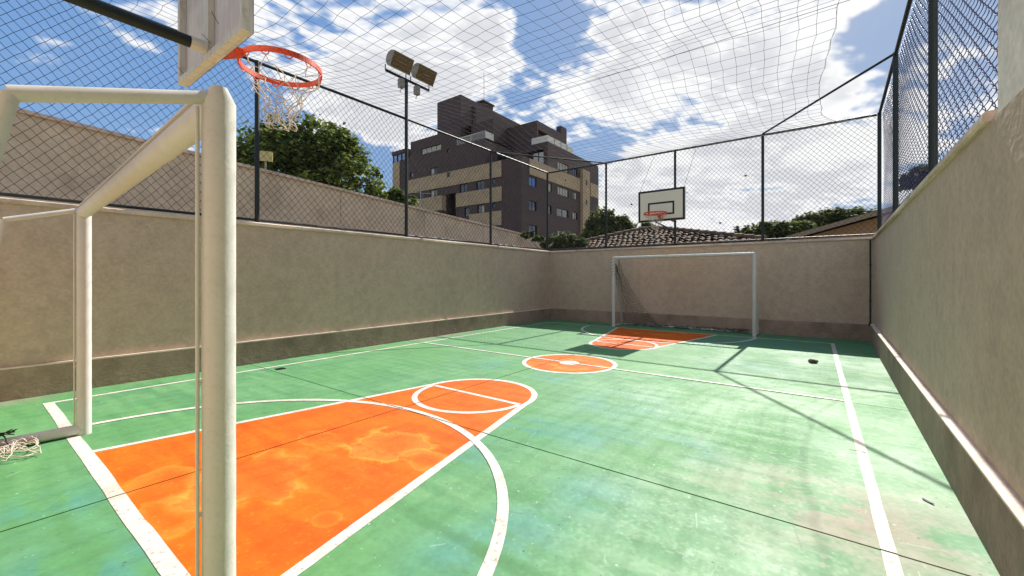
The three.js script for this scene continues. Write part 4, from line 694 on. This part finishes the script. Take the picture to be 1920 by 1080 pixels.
{
  const O = [4, 0, -24], t = thing('gabled_house', 'brown gabled roof beside the right end of the far fence', 'house', O);
  const clay = std(0xffffff, 0.95, { map: tex(256, 256, (i, j) => { const n = fbm(i / 16, j / 16, 4, 1551, 16), w = 0.8 + 0.2 * Math.abs(Math.sin(i / 256 * Math.PI * 16)); return [120 * w * (0.8 + 0.4 * n), 88 * w * (0.8 + 0.4 * n), 66 * w * (0.8 + 0.4 * n)]; }, true, [0.6, 0.6]) });
  const e0 = [-5.2, 2.95, 4], e1 = [5.2, 2.95, 4], a = [-0.9, 4.15, 4], back = -6;
  const g = new MB(), q = (p, z, dy = 0) => [p[0], p[1] + dy, z];
  g.poly([q(e0, 4, 0.1), q(a, 4, 0.1), q(a, back, 0.1), q(e0, back, 0.1)].reverse()); g.poly([q(a, 4, 0.1), q(e1, 4, 0.1), q(e1, back, 0.1), q(a, back, 0.1)].reverse());
  mesh('roof', g, clay, t);
  mesh('gable_wall', new MB().prism([[-4.9, -0.2], [4.9, -0.2], [4.9, 2.9], [-0.9, 4.05], [-4.9, 2.95]], (u, v, w) => [u, v, w], back + 0.3, 3.6), std(0x9a7a58, 0.9), t);
  mesh('barge_board', new MB().poly([[e0[0], e0[1] - 0.05, 4.01], [a[0], a[1] - 0.05, 4.01], [a[0], a[1] + 0.13, 4.01], [e0[0], e0[1] + 0.13, 4.01]]).poly([[a[0], a[1] - 0.05, 4.01], [e1[0], e1[1] - 0.05, 4.01], [e1[0], e1[1] + 0.13, 4.01], [a[0], a[1] + 0.13, 4.01]]), std(0x8a7a64, 0.8), t);
}

// ---------------------------------------------------------------- trees and shrubs
const bark = std(0xffffff, 0.95, { map: tex(128, 256, (i, j) => { const n = fbm(i / 6, j / 40, 4, 1601, 0); return [70 + 50 * n, 56 + 42 * n, 42 + 34 * n]; }, true, [2, 1]) });
const leafMat = new THREE.MeshPhysicalMaterial({ vertexColors: true, roughness: 0.9, specularIntensity: 0.3, transmission: 0.35, thickness: 0, side: THREE.DoubleSide });
function crownGeo(lobes, dens, leaf, pal, seed, flat = 1) {
  const R = rng(seed), g = new MB();
  for (const [cx, cy, cz, r] of lobes) {
    const clumps = Math.max(5, Math.round(dens * r * r * 9));
    for (let c = 0; c < clumps; c++) {
      const u = R() * 2 - 1, a = R() * 2 * Math.PI, q = Math.sqrt(1 - u * u), rr = r * (0.45 + 0.62 * Math.pow(R(), 0.6));
      const C = [cx + rr * q * Math.cos(a), cy + rr * u * flat, cz + rr * q * Math.sin(a)], cr = r * (0.14 + 0.16 * R()), tone = 0.65 + 0.7 * R(), n = 26 + Math.floor(R() * 22);
      for (let k = 0; k < n; k++) {
        const v = [R() - 0.5, (R() - 0.5) * 0.8, R() - 0.5], p = [C[0] + v[0] * 2 * cr, C[1] + v[1] * 2 * cr, C[2] + v[2] * 2 * cr];
        const s = leaf * (0.6 + 0.8 * R()), th = R() * 2 * Math.PI, ph = (R() - 0.5) * 1.8, d = [Math.cos(th) * Math.cos(ph), Math.sin(ph) - 0.15, Math.sin(th) * Math.cos(ph)], w = [-Math.sin(th) * 0.4, 0.25 * (R() - 0.5), Math.cos(th) * 0.4];
        const A = p, Bq = [p[0] + d[0] * s * 0.5 + w[0] * s, p[1] + d[1] * s * 0.5 + w[1] * s, p[2] + d[2] * s * 0.5 + w[2] * s], Cq = [p[0] + d[0] * s, p[1] + d[1] * s - 0.1 * s, p[2] + d[2] * s], D = [p[0] + d[0] * s * 0.5 - w[0] * s, p[1] + d[1] * s * 0.5 - w[1] * s, p[2] + d[2] * s * 0.5 - w[2] * s];
        g.poly([A, Bq, Cq, D]);
        const col = pal[Math.floor(R() * pal.length)], kk = tone * (0.8 + 0.4 * R()); for (let e = 0; e < 6; e++) g.c.push(col[0] * kk, col[1] * kk, col[2] * kk);
      }
    }
  }
  return g;
}
function tree(name, label, cat, base, lobes, opt) {
  const t = thing(name, label, cat, base), rel = lobes.map((l) => [l[0] - base[0], l[1] - base[1], l[2] - base[2], l[3]]);
  mesh('crown', crownGeo(rel, opt.dens, opt.leaf, opt.pal, opt.seed, opt.flat || 1), leafMat, t);
  const R = rng(opt.seed + 1), top = Math.min(...rel.map((l) => l[1])), fork = Math.max(0.3, top * (opt.fork || 0.75)), tr = new MB();
  if (opt.trunk) {
    tr.tube(curve([[0, -0.2, 0], [0.08 * (R() - 0.5) * fork, fork * 0.5, 0.08 * (R() - 0.5) * fork], [0, fork, 0]], 10), opt.trunk, 9, false, (s) => opt.trunk * (1.15 - 0.4 * s));
    mesh('trunk', tr, bark, t);
    const limbs = new MB(); for (const l of rel) limbs.tube(curve([[0, fork - 0.1, 0], [l[0] * 0.45, mix(fork, l[1], 0.55) , l[2] * 0.45], [l[0], l[1] + l[3] * 0.3, l[2]]], 8), 0.1, 6, false, (s) => opt.trunk * mix(0.5, 0.1, s));
    mesh('limbs', limbs, bark, t);
  }
  return t;
}
const PAL = [[0.11, 0.16, 0.03], [0.17, 0.22, 0.04], [0.24, 0.28, 0.06], [0.06, 0.10, 0.025]];
const PALD = [[0.08, 0.11, 0.03], [0.11, 0.14, 0.035], [0.15, 0.17, 0.045]];
tree('leafy_tree', 'broad dense green tree behind the tan boundary wall', 'tree', [-19.8, 0, -10.1], [[-22.05, 7.08, -8.48, 1.54], [-21.03, 7.75, -9.25, 1.35], [-19.9, 7.4, -10.09, 1.6], [-20.62, 6.31, -9.56, 2.0], [-18.97, 7.0, -10.79, 1.5], [-18.25, 6.31, -11.32, 1.35], [-17.53, 5.9, -11.86, 0.85], [-19.38, 5.8, -10.48, 1.8], [-19.18, 8.15, -10.63, 0.7], [-18.56, 7.95, -11.09, 0.55], [-21.33, 8.4, -9.02, 0.62], [-21.85, 6.06, -8.63, 1.54], [-19.83, 8.2, -10.14, 0.62], [-18.25, 7.4, -11.32, 0.62]], { dens: 2.5, leaf: 0.22, pal: PAL, seed: 2001, trunk: 0.24 });
tree('small_tree', 'small light green treetop at the left of the apartment block', 'tree', [-20.5, 0, -15.8], [[-20.58, 6.22, -15.83, 0.55], [-21.27, 6.1, -15.31, 0.42], [-19.99, 5.9, -16.27, 0.5], [-20.6, 5.4, -15.9, 0.7]], { dens: 12, leaf: 0.2, pal: PAL, seed: 2011, trunk: 0.1 });
tree('dark_tree', 'dark rounded tree right of the apartment block', 'tree', [-14.8, 0, -33.8], [[-15.27, 5.98, -33.53, 1.29], [-14.35, 5.3, -34.22, 1.39], [-13.61, 4.85, -34.78, 1.16], [-14.9, 4.69, -33.81, 1.39], [-15.83, 5.1, -33.12, 1.16], [-12.9, 4.4, -35.2, 0.9]], { dens: 5, leaf: 0.3, pal: PALD, seed: 2021, trunk: 0.2 });
tree('umbrella_tree', 'flat crowned tree left of centre above the far wall', 'tree', [-4.2, 0, -49.2], [[-6.38, 5.9, -47.68, 1.0], [-4.87, 6.2, -48.81, 1.2], [-3.36, 6.3, -49.94, 1.35], [-1.85, 6.25, -51.07, 1.25], [-5.3, 5.6, -48.49, 1.2], [-3.14, 5.7, -50.1, 1.2]], { dens: 4, leaf: 0.34, pal: PALD, seed: 2031, trunk: 0.22, flat: 0.6 });
tree('umbrella_tree', 'taller flat crowned tree at the right end of the far wall', 'tree', [2.2, 0, -59], [[-1.08, 7.6, -56.64, 1.48], [0.82, 8.0, -58.06, 1.6], [2.71, 8.0, -59.47, 1.6], [4.36, 7.8, -60.71, 1.48], [1.76, 7.2, -58.76, 2.0], [-0.13, 7.0, -57.35, 1.48], [5.54, 7.6, -61.59, 1.48], [6.96, 7.3, -62.66, 1.48]], { dens: 3.6, leaf: 0.36, pal: PALD, seed: 2041, trunk: 0.26, flat: 0.6 });
tree('dark_tree', 'small dark treetop seen through the right chain link fence', 'tree', [2.6, 0, -19.4], [[2.34, 4.7, -19.23, 0.24], [2.58, 4.84, -19.41, 0.27], [2.85, 5.06, -19.59, 0.22], [2.2, 4.5, -19.15, 0.16], [2.9, 4.6, -19.6, 0.3]], { dens: 40, leaf: 0.1, pal: PALD, seed: 2051, trunk: 0.05 });
tree('treetop', 'green treetop just above the roof ridge under the far basket', 'tree', [-7.45, 0, -25], [[-8.55, 4.55, -25.0, 0.28], [-8.7, 4.4, -25, 0.24], [-8.3, 4.35, -25.1, 0.3]], { dens: 30, leaf: 0.14, pal: PAL, seed: 2061, trunk: 0.07 });
tree('shrub', 'leafy green shrub at the far left corner of the fence', 'shrub', [-8.1, 0, -14.0], [[-8.35, 2.77, -13.73, 0.34], [-8.02, 2.83, -13.98, 0.34], [-7.69, 2.77, -14.23, 0.32], [-7.41, 2.64, -14.44, 0.28], [-8.93, 3.0, -13.3, 0.17], [-8.68, 2.91, -13.49, 0.21], [-9.17, 3.05, -13.12, 0.12], [-8.2, 2.4, -13.9, 0.4], [-7.7, 2.4, -14.2, 0.4]], { dens: 22, leaf: 0.10, pal: [[0.09, 0.13, 0.03], [0.13, 0.17, 0.05], [0.06, 0.09, 0.025]], seed: 2071, trunk: 0.05, fork: 0.5 });
// sign and aerial beyond the neighbour's wall
{
  const t = thing('yellow_sign', 'small pale yellow board on a stick above the boundary wall', 'sign', [-11.83, 0, -4.9]);
  mesh('stick', new MB().cyl([0, -0.2, 0], [0, 4.5, 0], 0.025, 8), std(0x8a7d66, 0.8), t); const b = mesh('board', new MB().box(-0.2, 0.2, -0.13, 0.13, -0.015, 0.015), std(0xc9b878, 0.7), t); b.position.set(0, 4.63, 0.03); b.rotation.y = 1.0;
}
{
  const t = thing('aerial', 'thin television aerial in front of the apartment block', 'aerial', [-17.05, 0, -14.7]), m = std(0x9a968c, 0.5, { metalness: 0.6 });
  mesh('mast', new MB().cyl([0, -0.2, 0], [0, 6.35, 0], 0.02, 6), m, t);
  for (const [y, w] of [[6.3, 0.35], [5.95, 0.9], [5.6, 0.6]]) mesh('element', new MB().cyl([-w * 0.7, y, w * 0.5], [w * 0.7, y - 0.1, -w * 0.5], 0.012, 5), m, t);
}

scene.traverse((o) => { if (o.isMesh) { o.castShadow = true; o.receiveShadow = true; } });
renderer.render(scene, camera);
